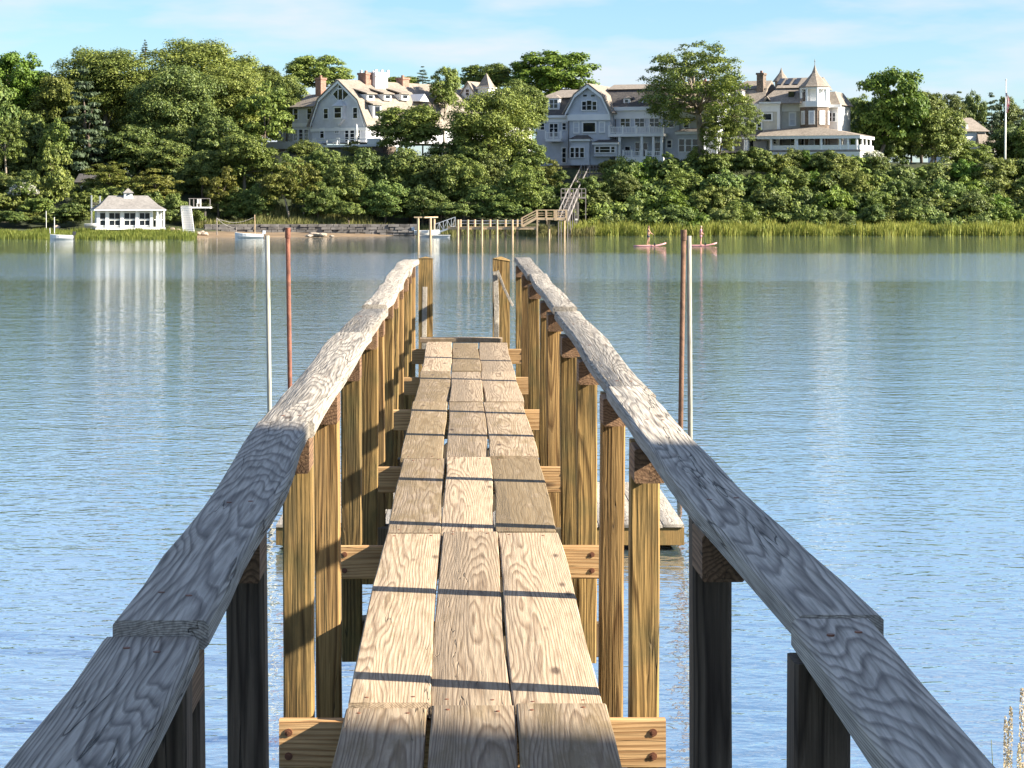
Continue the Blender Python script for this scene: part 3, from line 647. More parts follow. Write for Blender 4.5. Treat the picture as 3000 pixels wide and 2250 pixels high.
# long roof side: dormers facing right, chimneys, roof walk
side = lambda px, py, u: None
def side_pt(px, py, u):          # point on the plane u = const
    k = (px-CX)/F; v = (k*(H.O.y-u*H.s)-H.O.x-u*H.c)/(H.s-k*H.c); return v, CZ-(py-HY)*(H.O.y-u*H.s+v*H.c)/F
def side_dormer(px0, px1, py0, py1, u, dep=2.6):
    v0, za = side_pt(px0, (py0+py1)/2, u); v1, zb = side_pt(px1, (py0+py1)/2, u); z1 = side_pt((px0+px1)/2, py0, u)[1]; z0 = side_pt((px0+px1)/2, py1, u)[1]
    d = H.part('dormer', H.box(MB(), u-dep, u, v0, v1, z0, z1), 'white_trim')
    H.part('dormer_roof', MB().add([H.W(u+.3, v0-.3, z1), H.W(u+.3, v1+.3, z1), H.W(u-dep, v1+.3, z1+.75), H.W(u-dep, v0-.3, z1+.75), H.W(u+.3, v0-.3, z1+.14), H.W(u+.3, v1+.3, z1+.14), H.W(u-dep, v1+.3, z1+.9), H.W(u-dep, v0-.3, z1+.9)],
           [(0,1,2,3)[::-1], (4,5,6,7), (0,1,5,4), (1,2,6,5), (2,3,7,6), (3,0,4,7)]), 'roof', d)
    vm = (v1-v0)*.22; m = MB(); H.box(m, u, u+.05, v0+vm, v1-vm, z0+.3, z1-.2); H.part('pane', m, 'glass', d)
for px in (1080, 1130, 1181): side_dormer(px-5, px+17, 276, 294, br[0]+.5)
side_dormer(1093, 1118, 308, 346, er[0]+.2, 2.2)
v0, zc = side_pt(1058, 235, 0); H.chimney(-.6, .9, v0, v0+1.6, apex[1]-2, side_pt(1066, 212, 0)[1])
v0, z0 = side_pt(1078, 256, 0); v1, _ = side_pt(1113, 256, 0); z1 = side_pt(1095, 226, 0)[1]
m = MB(); H.box(m, -1.3, 1.5, v0, v1, apex[1]-1.4, z1); rw = H.part('roof_walk', m, 'white_trim')
for a, b in ((-1.3, v0), (1.5, v0), (-1.3, v1), (1.5, v1), (1.5, (v0+v1)/2)):
    H.part('baluster_post', H.box(MB(), a-.14, a+.14, b-.14, b+.14, z1+.003, z1+.95), 'white_trim', rw)
m = MB(); H.box(m, 1.45, 1.55, v0+.2, (v0+v1)/2-.2, z1+.003, z1+.6); H.box(m, 1.45, 1.55, (v0+v1)/2+.2, v1-.2, z1+.003, z1+.6); H.box(m, -1.0, 1.25, v0-.05, v0+.05, z1+.003, z1+.6); H.part('parapet', m, 'white_trim', rw)
v0, _ = side_pt(1168, 250, 0); H.chimney(-.5, .8, v0, v0+1.3, apex[1]-2, side_pt(1175, 226, 0)[1])
# lower rear wing with a small white gable
r0, zr = side_pt(1185, 257, 0); zr = side_pt(1215, 256, 0)[1]
m = MB(); H.prism(m, [(-4.6, zf), (4.6, zf), (4.6, zr-4.0), (0, zr), (-4.6, zr-4.0)], LEN+.01, LEN+8.5); H.part('rear_wall', m, 'white_trim')
m = MB(); H.slab(m, [(-5.0, zr-4.35), (0, zr+.01), (5.0, zr-4.35)], LEN+.02, LEN+9, .18); H.part('rear_roof', m, 'roof')
va, _ = side_pt(1222, 295, 4.6); vb, _ = side_pt(1250, 295, 4.6); zg0 = side_pt(1236, 297, 4.6)[1]; zg1 = side_pt(1236, 275, 4.6)[1]
g = MB(); H.prism_v(g, [(va, zg0), (vb, zg0), ((va+vb)/2, zg1)], 2.2, 5.1); gp = H.part('gable', g, 'white_trim')
H.part('pane', H.prism_v(MB(), [(va+1.0, zg0+.45), (vb-1.0, zg0+.45), ((va+vb)/2, zg1-.7)], 5.11, 5.14), 'glass', gp)
# terrace
za = H.uz(990, 431, -3)[1]; zb = H.uz(990, 424, -3)[1]; zt = H.uz(990, 408, -3)[1]; u0 = H.U(896, -3); u1 = H.U(1114, -3)
tr = H.part('terrace', H.box(MB(), u0, u1, -3, .9, za, zb), 'white_trim')
m = MB(); H.box(m, u0, u1, -3.02, -2.92, zt-.12, zt)
for i in range(8): uu = u0+(u1-u0)*i/7; H.box(m, uu-.06, uu+.06, -3.01, -2.93, zb, zt-.12)
H.part('terrace_railing', m, 'white_trim')
m = MB(); H.box(m, H.U(1076,-3), u1, -3.06, -3.03, zb-.1, zt); H.part('terrace_screen', m, 'white_trim')
u2 = H.U(775, -2.5); m = MB(); H.box(m, u2, u0-.01, -2.6, .9, H.uz(830, 436, -2.5)[1], H.uz(830, 415, -2.5)[1]); H.part('terrace_wall', m, 'grey_siding')
m = MB(); H.box(m, u2, u1-.02, -2.5, 0.0, H.base-3.5, za-.01); H.part('foundation', m, 'stone')
chair_at = []
for px in (915, 985):      # garden furniture on the terrace
    u = H.U(px, -2.0); c = thing('terrace_chair', 'pale wooden terrace chair %s on the grey house terrace' % ('at the left' if px < 950 else 'in the middle'), 'chair', H.W(u, -2.0, zb))
    H.root, keep = c, H.root
    m = MB(); H.box(m, u-.35, u+.35, -2.3, -1.7, zb+.36, zb+.43); H.part('seat', m, 'white')
    m = MB(); H.box(m, u-.35, u+.35, -1.7, -1.62, zb+.43, zb+1.0); H.part('backrest', m, 'white')
    for a in (-.3, .3):
        for b in (-2.25, -1.68): m = MB(); H.box(m, u+a-.04, u+a+.04, b-.04, b+.04, zb+.002, zb+.36); H.part('leg', m, 'white')
    H.root = keep
u = H.U(1045, -2.2); q = H.W(u, -2.2, zb); um = thing('folded_parasol', 'closed white parasol on the grey house terrace', 'parasol', q)
MB().tube([q, q+Vector((0,0,2.6))], .04, 6).build('pole', M['white'], um)
MB().lathe(q, [(.02, 2.75), (.14, 2.4), (.22, 1.2), (.10, 1.0)], 8).build('canopy', M['white'], um, smooth=True)

# ---- blue-grey gambrel house in the middle
H = House('blue_grey_house', 'long blue-grey house with white trim, gambrel gable and balconies', 'house', 1724, 296, 8.3, 20)
pz = lambda pts, v=0: [H.uz(x, y, v) for x, y in pts]
apex, br, er, bl, el = pz([(1724,248), (1765,280), (1788,331), (1686,278), (1658,333)]); zb = H.uz(1724, 484)[1]; LEN = 15
u0 = H.U(1666); u1 = H.U(1787)
m = MB(); H.prism(m, [(u0, zb), (u1, zb), (u1, er[1]), er, br, apex, bl, el, (u0, el[1])], 0, LEN); H.part('wall', m, 'blue_siding')
m = MB(); H.slab(m, [(el[0]-.3, el[1]-.1), bl, (apex[0], apex[1]+.02)], -.55, LEN, .18); H.slab(m, [(apex[0], apex[1]+.02), br, (er[0]+.3, er[1]-.1)], -.55, LEN, .18); H.part('roof', m, 'roof')
m = MB()
for a, b in ((el, bl), (bl, apex), (apex, br), (br, er)): H.prism(m, [(a[0], a[1]-.42), (b[0], b[1]-.42), (b[0], b[1]-.01), (a[0], a[1]-.01)], -.52, -.38)
H.part('rake_trim', m, 'white_trim')
zfr0 = H.uz(1724, 353)[1]; zfr1 = H.uz(1724, 335)[1]
m = MB(); H.box(m, u0-.1, u1+.1, -.28, -.003, zfr0, zfr1); H.part('frieze', m, 'white_trim')
H.window((1706,298,1717,322), 0, 1, 2); H.window((1720,295,1733,322), 0, 1, 2); H.window((1736.5,298,1747.5,322), 0, 1, 2)
H.window((1683,359,1695,388), 0, 1, 2, .16, glass='blind'); H.window((1709,360,1744,386), 0, 1, 1, .2); H.window((1758,359,1770,386), 0, 1, 2, .16, glass='blind')
for px in (1714, 1737): m = MB(); q = pz([(px, 280)])[0]; H.box(m, q[0]-.25, q[0]+.25, -.06, -.003, q[1]-.12, q[1]+.12); H.part('vent', m, 'glass')
# bay windows with dark roofs
def bay(x0, x1, ytop, yeave, ybot, wins, dep=1.0):
    a, z1 = H.uz(x0, yeave, -dep); b, z0 = H.uz(x1, ybot, -dep); zt = H.uz((x0+x1)/2, ytop, 0)[1]
    o = H.part('bay', H.box(MB(), a+.25, b-.25, -dep, -.003, z0, z1), 'blue_siding')
    r = MB(); z1 += .25
    r.add([H.W(a, -dep-.35, z1), H.W(b, -dep-.35, z1), H.W(b, -.003, z1), H.W(a, -.003, z1), H.W(a+.7, -.003, zt), H.W(b-.7, -.003, zt)], [(0,3,2,1),(0,1,5,4),(1,2,5),(3,0,4),(2,3,4,5)]); H.part('bay_roof', r, 'dark_roof')
    H.part('bay_cornice', H.box(MB(), a+.05, b-.05, -dep-.3, -.003, z1-.28, z1-.003), 'white_trim')
    for w in wins: H.window(w, -dep-.002, 1, 2, .11)
bay(1668, 1731, 396, 413, 484, [(1672,433,1682,461), (1686,433,1696,461), (1700,433,1711,461)])
bay(1735, 1813, 409, 423, 458, [(1745,430,1755,446), (1758,430,1787,446), (1791,430,1801,446)], .8)
# left wing with mansard roof
wv = 1.0; a = H.U(1569, wv); b = H.U(1666, wv); z1 = H.uz(1620, 338, wv)[1]; zb2 = H.uz(1620, 500, wv)[1]
m = MB(); H.box(m, a, b, wv, wv+10, zb2, z1); H.part('wing_wall', m, 'blue_siding')
zt = H.uz(1620, 287, wv+1.6)[1]; ztt = H.uz(1640, 264, wv+5)[1]
m = MB(); m.add([H.W(a-.4,wv-.4,z1), H.W(b+.6,wv-.4,z1), H.W(b+.6,wv+10,z1), H.W(a-.4,wv+10,z1), H.W(a+.6,wv+1.3,zt), H.W(b+.6,wv+1.3,zt), H.W(b+.6,wv+8,zt), H.W(a+.6,wv+8,zt)], [(3,2,1,0),(4,5,6,7),(0,1,5,4),(1,2,6,5),(2,3,7,6),(3,0,4,7)]); H.part('mansard', m, 'dark_roof')
m = MB(); m.add([H.W(a+.2,wv+.9,zt+.004), H.W(b+.6,wv+.9,zt+.004), H.W(b+.6,wv+8.4,zt+.004), H.W(a+.2,wv+8.4,zt+.004), H.W(a+2.2,wv+4.6,ztt), H.W(b+2,wv+4.6,ztt)], [(3,2,1,0),(0,1,5,4),(1,2,5),(2,3,4,5),(3,0,4)]); H.part('wing_roof', m, 'roof')
m = MB(); H.box(m, a-.5, b, wv-.5, wv-.003, z1-.35, z1-.003); H.box(m, a-.1, b, wv-.15, wv-.003, z1-.95, z1-.353); H.part('cornice', m, 'white_trim')
da, dz1 = H.uz(1606, 288, wv+.15); db, dz0 = H.uz(1639, 323, wv+.15); H.dormer(da, db, wv+.15, dz0, dz1, 3.0)
H.window((1584,362,1595,380), wv, 1, 2, .1); H.window((1648,361,1658,380), wv, 1, 2, .1); H.window((1611,363,1634,400), wv, 2, 3, .12, 'door'); H.window((1648,434,1658,476), wv, 1, 3, .12)
bz = H.uz(1620, 407, wv-1.2)[1]; bzt = H.uz(1620, 387, wv-1.2)[1]; ba = H.U(1599, wv-1.2); bb = H.U(1644, wv-1.2)
H.part('balcony_floor', H.box(MB(), ba, bb, wv-1.35, wv-.16, bz-.35, bz), 'white_trim'); H.railing(ba, bb, wv-1.2, bz+.003, bzt, 3)
# right section with balcony over porch
rv = 2.0; a = H.U(1787, rv); b = H.U(2100, rv); z1 = H.uz(1900, 318, rv)[1]; zb3 = H.uz(1900, 470, rv)[1]
m = MB(); H.box(m, a-.5, b, rv, rv+11, zb3-1, z1); H.part('main_wall', m, 'blue_siding')
m = MB(); H.box(m, a-.2, b+.3, rv-.55, rv-.003, z1-.25, z1+.25); H.box(m, a-.1, b+.1, rv-.14, rv-.003, z1-1.35, z1-.253); H.part('cornice', m, 'white_trim')
zt = H.uz(1900, 262, rv+4)[1]; zt2 = H.uz(1900, 247, rv+6)[1]
m = MB(); m.add([H.W(a-1,rv-.4,z1+.26), H.W(b+.4,rv-.4,z1+.26), H.W(b+.4,rv+11.4,z1+.26), H.W(a-1,rv+11.4,z1+.26), H.W(a-1,rv+2.6,zt), H.W(b-1.6,rv+2.6,zt), H.W(b-1.6,rv+8.4,zt), H.W(a-1,rv+8.4,zt)], [(3,2,1,0),(4,5,6,7),(0,1,5,4),(1,2,6,5),(2,3,7,6),(3,0,4,7)]); H.part('mansard', m, 'dark_roof')
m = MB(); m.add([H.W(a-1,rv+2.2,zt+.004), H.W(b-1.2,rv+2.2,zt+.004), H.W(b-1.2,rv+8.8,zt+.004), H.W(a-1,rv+8.8,zt+.004), H.W(a-1,rv+5.5,zt2), H.W(b-3.5,rv+5.5,zt2)], [(3,2,1,0),(0,1,5,4),(1,2,5),(2,3,4,5),(3,0,4)]); H.part('main_roof', m, 'roof')
for x0, x1 in ((1826,1846), (1880,1905), (1985,2012), (2040,2062)):
    da, dz1 = H.uz(x0, 288, rv+.3); db, dz0 = H.uz(x1, 314, rv+.3); H.dormer(da, db, rv+.3, dz0, dz1, 3.2, cols=1)
for x0 in (1819, 1861, 1904): H.window((x0,346,x0+12,371), rv, 1, 2, .1); H.window((x0+14.5,346,x0+26.5,371), rv, 1, 2, .1)
H.window((1960,341,1974,372), rv, 1, 2, .13); H.window((1955,412,1967,432), rv, 1, 2, .13); H.window((2004,338,2018,374), rv, 1, 2, .13)
bv = rv-2.2; bz = H.uz(1860, 391, bv)[1]; bzt = H.uz(1860, 371, bv)[1]; ba = H.U(1783, bv); bb = H.U(1945, bv)
bf = H.part('balcony_floor', H.box(MB(), ba, bb, bv-.2, rv-.16, bz-.42, bz), 'white_trim'); H.railing(ba+.1, bb-.1, bv, bz+.003, bzt, 5)
pz0 = H.uz(1860, 459, bv)[1]; pzt = H.uz(1860, 443, bv)[1]
H.part('porch_floor', H.box(MB(), ba+1, bb, bv-.2, rv-.01, pz0-1.2, pz0), 'white_trim')
for px in (1815, 1880, 1914, 1938): u = H.U(px, bv); H.part('column', H.box(MB(), u-.16, u+.16, bv-.05, bv+.27, pz0+.003, bz-.43), 'white_trim')
H.railing(H.U(1826, bv), H.U(1876, bv), bv, pz0+.005, pzt, 3); H.railing(H.U(1893, bv), H.U(1938, bv), bv, pz0+.005, pzt, 3)
H.window((1832,430,1846,440), rv, 1, 1, .1); H.window((1862,418,1874,455), rv, 1, 2, .12, 'door'); H.window((1886,420,1897,458), rv, 1, 2, .12, 'door'); H.window((1920,418,1934,455), rv, 1, 2, .12, 'door')
a2 = H.U(1986, rv-1.4); b2 = H.U(2062, rv-1.4); zz1 = H.uz(2010, 391, rv-1.4)[1]; zz0 = H.uz(2010, 452, rv-1.4)[1]
H.part('bay', H.box(MB(), a2, b2, rv-1.4, rv-.003, zz0-1, zz1), 'blue_siding')
r = MB(); ztop = H.uz(2010, 376, rv)[1]
r.add([H.W(a2-.4,rv-1.9,zz1+.25), H.W(b2+.4,rv-1.9,zz1+.25), H.W(b2+.4,rv-.16,zz1+.25), H.W(a2-.4,rv-.16,zz1+.25), H.W(a2+.8,rv-.16,ztop), H.W(b2-.8,rv-.16,ztop)], [(0,3,2,1),(0,1,5,4),(1,2,5),(3,0,4),(2,3,4,5)]); H.part('bay_roof', r, 'dark_roof')
H.part('bay_cornice', H.box(MB(), a2-.3, b2+.3, rv-1.8, rv-.16, zz1-.08, zz1+.247), 'white_trim')
for x0 in (1990, 2010, 2030): H.window((x0,408,x0+15,444), rv-1.402, 1, 2, .1)
for px in (1666, 1803, 1945, 1992):      # downpipes
    v = -.12 if px == 1666 else rv-.18; u = H.U(px, v); zt_ = z1-1.4; H.part('downpipe', MB().tube([H.W(u, v, zb+1), H.W(u, v, zt_)], .06, 6), 'motor_dark')
u = H.U(2048, rv+5); H.chimney(u, u+1.6, rv+4.5, rv+6, zt, H.uz(2055, 236, rv+5)[1])
H.part('foundation', H.box(MB(), H.U(1569), b, .3, 10, H.base-3.5, zb-.003), 'stone')

# ---- cream turret house on the right
H = House('turret_house', 'cream house with stone turret, bell roof and wraparound porch', 'house', 2300, 294, 9.8, 22)
pz = lambda pts, v=0: [H.uz(x, y, v) for x, y in pts]
zp = H.uz(2300, 441)[1]                       # porch floor level
def wall(x0, x1, y0, y1, v, dep, mat, name='wall'):
    a, z1 = H.uz(x0, y0, v); b, z0 = H.uz(x1, y1, v); return H.part(name, H.box(MB(), a, b, v, v+dep, min(z0, zp), z1), mat)
wall(2232, 2283, 305, 440, 0, 11, 'cream_siding'); wall(2283.5, 2360, 303, 440, 1.6, 11, 'cream_siding', 'recessed_wall')
# white frieze boards under the eaves
for x0, x1, y0, y1, v in ((2232,2283,306,327,0), (2284,2347,304,326,1.6)):
    a, z1 = H.uz(x0, y0, v); b, z0 = H.uz(x1, y1, v); H.part('frieze', H.box(MB(), a-.05, b+.05, v-.12, v-.003, z0, z1), 'white_trim')
    H.part('cornice', H.box(MB(), a-.3, b+.3, v-.45, v-.003, z1+.003, z1+.3), 'white_trim')
H.window((2236,334,2260,351), 0, 1, 1, .2); H.window((2220,361,2230,383), -.002, 1, 2, .16); H.window((2315,332,2329,366), 1.6, 1, 2, .2, glass='blind')
m = MB(); a = H.U(2280); H.box(m, a-.15, a+.25, -.14, -.003, zp, H.uz(2280, 305)[1]); H.part('corner_board', m, 'white_trim')
# left wing, half hidden by the big oak
wall(2103, 2231, 306, 440, 1.2, 9, 'white', 'wing_wall')
a, z1 = H.uz(2098, 306, 1.0); b = H.U(2236, 1.0); zt = H.uz(2160, 262, 4)[1]; ztt = H.uz(2160, 238, 6)[1]
m = MB(); m.add([H.W(a,.6,z1), H.W(b,.6,z1), H.W(b,11,z1), H.W(a,11,z1), H.W(a+1.2,3.2,zt), H.W(b,3.2,zt), H.W(b,8.4,zt), H.W(a+1.2,8.4,zt)], [(3,2,1,0),(4,5,6,7),(0,1,5,4),(1,2,6,5),(2,3,7,6),(3,0,4,7)]); H.part('wing_mansard', m, 'roof')
m = MB(); m.add([H.W(a+1,3,zt+.004), H.W(b,3,zt+.004), H.W(b,8.6,zt+.004), H.W(a+1,8.6,zt+.004), H.W(a+3,5.8,ztt), H.W(b,5.8,ztt)], [(3,2,1,0),(0,1,5,4),(1,2,5),(2,3,4,5),(3,0,4)]); H.part('wing_roof', m, 'roof')
for x0, x1 in ((2117,2133), (2157,2175)): da, d1 = H.uz(x0, 266, .9); db, d0 = H.uz(x1, 304, .9); H.dormer(da, db, .9, d0, d1, 3.0, cols=1)
for r in ((2120,353,2126,367), (2142,357,2150,367), (2192,353,2202,371)): H.window(r, 1.2, 1, 1, .12)
H.part('wing_cornice', H.box(MB(), a-.1, b, .5, 1.197, z1-.9, z1-.003), 'white_trim')
# main roof: steep lower slope, shallower upper slope with skylights
a = H.U(2230, 0); b = H.U(2352, 1); z1 = H.uz(2290, 304, .8)[1]; zm = H.uz(2290, 259, 3.6)[1]; zt = H.uz(2300, 229, 7)[1]
m = MB(); m.add([H.W(a-.4,-.5,z1), H.W(b,-.5,z1), H.W(b,13,z1), H.W(a-.4,13,z1), H.W(a+1.4,3.0,zm), H.W(b+.5,3.0,zm), H.W(b+.5,12,zm), H.W(a+1.4,12,zm)], [(3,2,1,0),(4,5,6,7),(0,1,5,4),(1,2,6,5),(2,3,7,6),(3,0,4,7)]); mr = H.part('mansard', m, 'roof')
up = lambda f: (2.8+(6.6-2.8)*f, zm+.004+(zt-zm)*f)
m = MB(); H.prism_v(m, [(2.6, zm+.004), (6.6, zt), (12.2, zm+.004)], a+1.4, b+1.6); H.part('upper_roof', m, 'roof')
for x0 in (2279, 2303, 2328):
    u = H.U(x0, 4.6); f0, f1 = .28, .86; v0, q0 = 2.6+4*f0, zm+(zt-zm)*f0; v1, q1 = 2.6+4*f1, zm+(zt-zm)*f1
    H.part('skylight', MB().hexa([H.W(u,v0,q0+.01), H.W(u+.62,v0,q0+.01), H.W(u+.62,v1,q1+.01), H.W(u,v1,q1+.01), H.W(u,v0,q0+.14), H.W(u+.62,v0,q0+.14), H.W(u+.62,v1,q1+.14), H.W(u,v1,q1+.14)]), 'glass')
u0, q1 = H.uz(2318, 268, 2.5); u1, q0 = H.uz(2334, 295, 2.5); H.part('skylight', H.box(MB(), u0, u1, .9, 2.6, q0, q0+1.2), 'glass')
g = pz([(2232,300), (2262,300), (2247,282)], -.3); gp = H.part('gable', H.prism(MB(), g, -.35, 2.6), 'roof'); t3 = pz([(2242,296), (2254,296), (2248,288)], -.4); H.part('pane', H.prism(MB(), t3, -.40, -.36), 'glass', gp)
u0 = H.U(2219, 3); u1 = H.U(2238, 3); H.chimney(u0, u1, 2.6, 4.2, z1, H.uz(2230, 212, 3)[1], 'stone')
# rear spire
q = H.uz(2289, 231, 11); c = H.W(q[0], 11, q[1]); h = H.uz(2289, 200, 11)[1]-q[1]
H.part('spire', MB().lathe(c, [(.9,-4), (.9,-.4), (1.25,-.4), (.62,h*.28), (.30,h*.55), (.12,h*.85), (.02,h*1.05)], 8), 'roof')
# octagonal stone tower
tv = 1.4; ut = H.U(2387, tv); c0 = H.W(ut, tv, 0); R = 1.95
tz = lambda py: H.uz(2387, py, tv-R)[1]
rot = math.radians(22.5)-H.th
H.part('tower', MB().lathe(c0, [(R, zp), (R, tz(313))], 8, rot), 'stone')
H.part('tower_floor', MB().lathe(c0, [(R+.12, tz(313)+.003), (R+.15, tz(311)), (R+.10, tz(296))], 8, rot), 'white_trim')
H.part('belvedere_core', MB().lathe(c0, [(R*.55, tz(296)+.003), (R*.55, tz(259))], 8, rot), 'white_trim')
for k in range(8):
    t = rot+2*math.pi*k/8; p = Vector((c0.x+R*.94*math.cos(t), c0.y+R*.94*math.sin(t), 0))
    H.part('column', MB().tube([(p.x, p.y, tz(296)+.003), (p.x, p.y, tz(259))], .17, 8), 'white_trim')
H.part('tower_cornice', MB().lathe(c0, [(R+.05, tz(260)), (R+.12, tz(256)), (R+.12, tz(255.5))], 8, rot), 'white_trim')
rr = [(2.05,254.5), (2.12,253), (1.85,248), (1.45,239), (1.12,231), (.72,221), (.42,212), (.25,203), (.12,194), (.03,187)]
sp = H.part('tower_roof', MB().lathe(c0, [(r_*R/1.95*1.04, tz(y)) for r_, y in rr], 8, rot), 'roof')
H.part('finial', MB().lathe(c0, [(.04, tz(188)), (.04, tz(178)), (.11, tz(176.5)), (.04, tz(175)), (.02, tz(170))], 6), 'grey_wood', sp)
def tower_face(k, py0, py1, hw, blind=True):
    t = rot+2*math.pi*(k+.5)/8; n = Vector((math.cos(t), math.sin(t), 0)); tg = Vector((-n.y, n.x, 0)); ap = R*math.cos(math.pi/8); q = c0+n*ap
    z0, z1 = tz(py1), tz(py0)
    f = MB().hexa([q-tg*(hw+.16)+Vector((0,0,z0-.15)), q+tg*(hw+.16)+Vector((0,0,z0-.15)), q+tg*(hw+.16)+n*.10+Vector((0,0,z0-.15)), q-tg*(hw+.16)+n*.10+Vector((0,0,z0-.15)),
                   q-tg*(hw+.16)+Vector((0,0,z1+.2)), q+tg*(hw+.16)+Vector((0,0,z1+.2)), q+tg*(hw+.16)+n*.10+Vector((0,0,z1+.2)), q-tg*(hw+.16)+n*.10+Vector((0,0,z1+.2))])
    w = H.part('window', f, 'white_trim'); a, b = n*.104, n*.13
    g = MB().hexa([q-tg*hw+a+Vector((0,0,z0)), q+tg*hw+a+Vector((0,0,z0)), q+tg*hw+b+Vector((0,0,z0)), q-tg*hw+b+Vector((0,0,z0)), q-tg*hw+a+Vector((0,0,z1)), q+tg*hw+a+Vector((0,0,z1)), q+tg*hw+b+Vector((0,0,z1)), q-tg*hw+b+Vector((0,0,z1))])
    H.part('pane', g, 'blind' if blind else 'glass', w)
for k in range(8):
    t = rot+2*math.pi*(k+.5)/8
    if math.sin(t) < -.2: tower_face(k, 328, 361, .26)
    if math.sin(t) < -.2: tower_face(k, 402, 432, .28, False)
# right rear wing
wall(2424, 2455, 308, 440, 3.0, 8, 'white', 'rear_wing_wall')
a, z1 = H.uz(2420, 307, 3); b = H.U(2457, 3); zt = H.uz(2440, 269, 5)[1]
m = MB(); m.add([H.W(a,2.6,z1), H.W(b+.3,2.6,z1), H.W(b+.3,11.4,z1), H.W(a,11.4,z1), H.W(a,4.4,zt), H.W(b-.8,4.4,zt), H.W(b-.8,9.6,zt), H.W(a,9.6,zt)], [(3,2,1,0),(4,5,6,7),(0,1,5,4),(1,2,6,5),(2,3,7,6),(3,0,4,7)]); H.part('rear_wing_roof', m, 'roof')
H.part('rear_cornice', H.box(MB(), a, b+.35, 2.5, 2.997, z1-.4, z1-.003), 'white_trim')
for x0 in (2429, 2440): H.window((x0,331,x0+7,355), 3.0, 1, 2, .1)
# porch: hipped roof, columns, parapet, lattice
pv = -3.6; a = H.U(2094, pv+1.5); b = H.U(2522, pv); pe = H.uz(2389, 397, pv)[1]; pt = H.uz(2389, 370, 0)[1]; um = H.U(2393, 0)
m = MB(); us = H.U(2215, pv)
m.add([H.W(us,pv,pe), H.W(b,pv,pe), H.W(b,6,pe), H.W(us,6,pe), H.W(us+.2,-.05,pe+.9), H.W(um,-.05,pt), H.W(um,6,pt), H.W(us+.2,6,pe+.9)], [(3,2,1,0),(0,1,5,4),(1,2,6,5),(4,5,6,7),(3,0,4,7),(2,3,7,6)]); H.part('porch_roof', m, 'roof')
H.part('porch_roof', MB().add([H.W(a,pv+1.4,pe), H.W(us-.01,pv+1.4,pe), H.W(us-.01,1.1,pe), H.W(a,1.1,pe), H.W(a+1.6,1.1,pe+1.5), H.W(us-.01,1.1,pe+1.5)], [(3,2,1,0),(0,1,5,4),(1,2,5),(2,3,4,5),(3,0,4)]), 'dark_roof')
H.part('porch_fascia', H.box(MB(), us+.1, b-.1, pv+.06, pv+.2, pe-.42, pe-.003), 'white_trim')
H.part('porch_fascia', H.box(MB(), b-.24, b-.1, pv+.21, 5.9, pe-.42, pe-.003), 'white_trim')
H.part('porch_fascia', H.box(MB(), a+.1, us-.1, pv+1.5, pv+1.6, pe-.3, pe-.003), 'white_trim')
for px in (2149, 2183, 2190, 2259, 2331, 2335, 2406, 2461, 2484, 2510):
    v = pv+.3 if px > 2215 else pv+1.7; u = H.U(px, v)
    H.part('column', MB().tube([H.W(u, v, zp+.003), H.W(u, v, zp+.5), H.W(u, v, pe-.43)], [.22, .18, .15], 8), 'white_trim')
for v in (-1.2, 1.4, 4.2): H.part('column', MB().tube([H.W(b-.35, v, zp+.003), H.W(b-.35, v, pe-.43)], [.22, .16], 8), 'white_trim')
H.part('porch_floor', H.box(MB(), a+.2, b-.1, pv+.12, 8, zp-.3, zp), 'grey_wood')
H.part('porch_skirt', H.box(MB(), H.U(2262, pv), b-.12, pv+.08, 6, zp-2.2, zp-.303), 'white')
H.part('parapet', H.box(MB(), H.U(2262, pv), b-.15, pv+.2, pv+.42, zp+.003, zp+.62), 'white')
H.part('parapet', H.box(MB(), b-.42, b-.15, pv+.43, 5.5, zp+.003, zp+.62), 'white')
H.window((2266,406,2273,421), 0, 1, 2, .12); H.window((2318,403,2327,436), 1.58, 1, 2, .12, 'door'); H.window((2196,404,2212,436), -.002, 1, 1, .1, 'door')
H.part('garage_door', H.box(MB(), H.U(2213, .9), H.U(2252, .9), -.3, -.14, zp+.05, pe-.6), 'grey_siding')
for r in ((2112,405,2118,437), (2124,405,2131,437)): H.window(r, 1.0, 1, 2, .1, 'door')
H.part('foundation', H.box(MB(), H.U(2103), b-.3, .4, 11, H.base-3, zp-.31), 'stone')

# ---- pale house with pyramid turret, glimpsed through the trees in the middle
H = House('pyramid_turret_house', 'white house with pointed pyramid turret showing through the trees in the centre', 'house', 1400, 312, 9.8, 30)
pz = lambda pts, v=0: [H.uz(x, y, v) for x, y in pts]
a, z1 = H.uz(1300, 315); b = H.U(1470); zb = H.base-1; zr = H.uz(1380, 262, 4)[1]
H.part('wall', H.box(MB(), a, b, 0, 9, zb, z1), 'white')
m = MB(); m.add([H.W(a-.4,-.5,z1), H.W(b+.4,-.5,z1), H.W(b+.4,9.5,z1), H.W(a-.4,9.5,z1), H.W(a+3,4.5,zr), H.W(b-2,4.5,zr)], [(3,2,1,0),(0,1,5,4),(1,2,5),(2,3,4,5),(3,0,4)]); H.part('roof', m, 'roof')
g = pz([(1350,290), (1390,290), (1390,279), (1370,242), (1350,279)], -.6); H.part('gable', H.prism(MB(), g, -.6, 4.5), 'white'); rp = pz([(1346,281), (1370,241), (1394,281)], -.8); m = MB(); H.slab(m, rp, -.9, 4.6, .16); H.part('gable_roof', m, 'roof')
H.window((1365,262,1375,280), -.602, 1, 2, .12)
q = H.uz(1425, 258, .5); c = H.W(q[0], .5, 0); h = lambda py: H.uz(1425, py, .5)[1]
H.part('turret', MB().lathe(c, [(1.25, z1-2), (1.25, h(259))], 4, math.pi/4-H.th), 'white')
H.part('turret_cornice', MB().lathe(c, [(1.4, h(261)), (1.62, h(259)), (1.62, h(257))], 4, math.pi/4-H.th), 'white_trim')
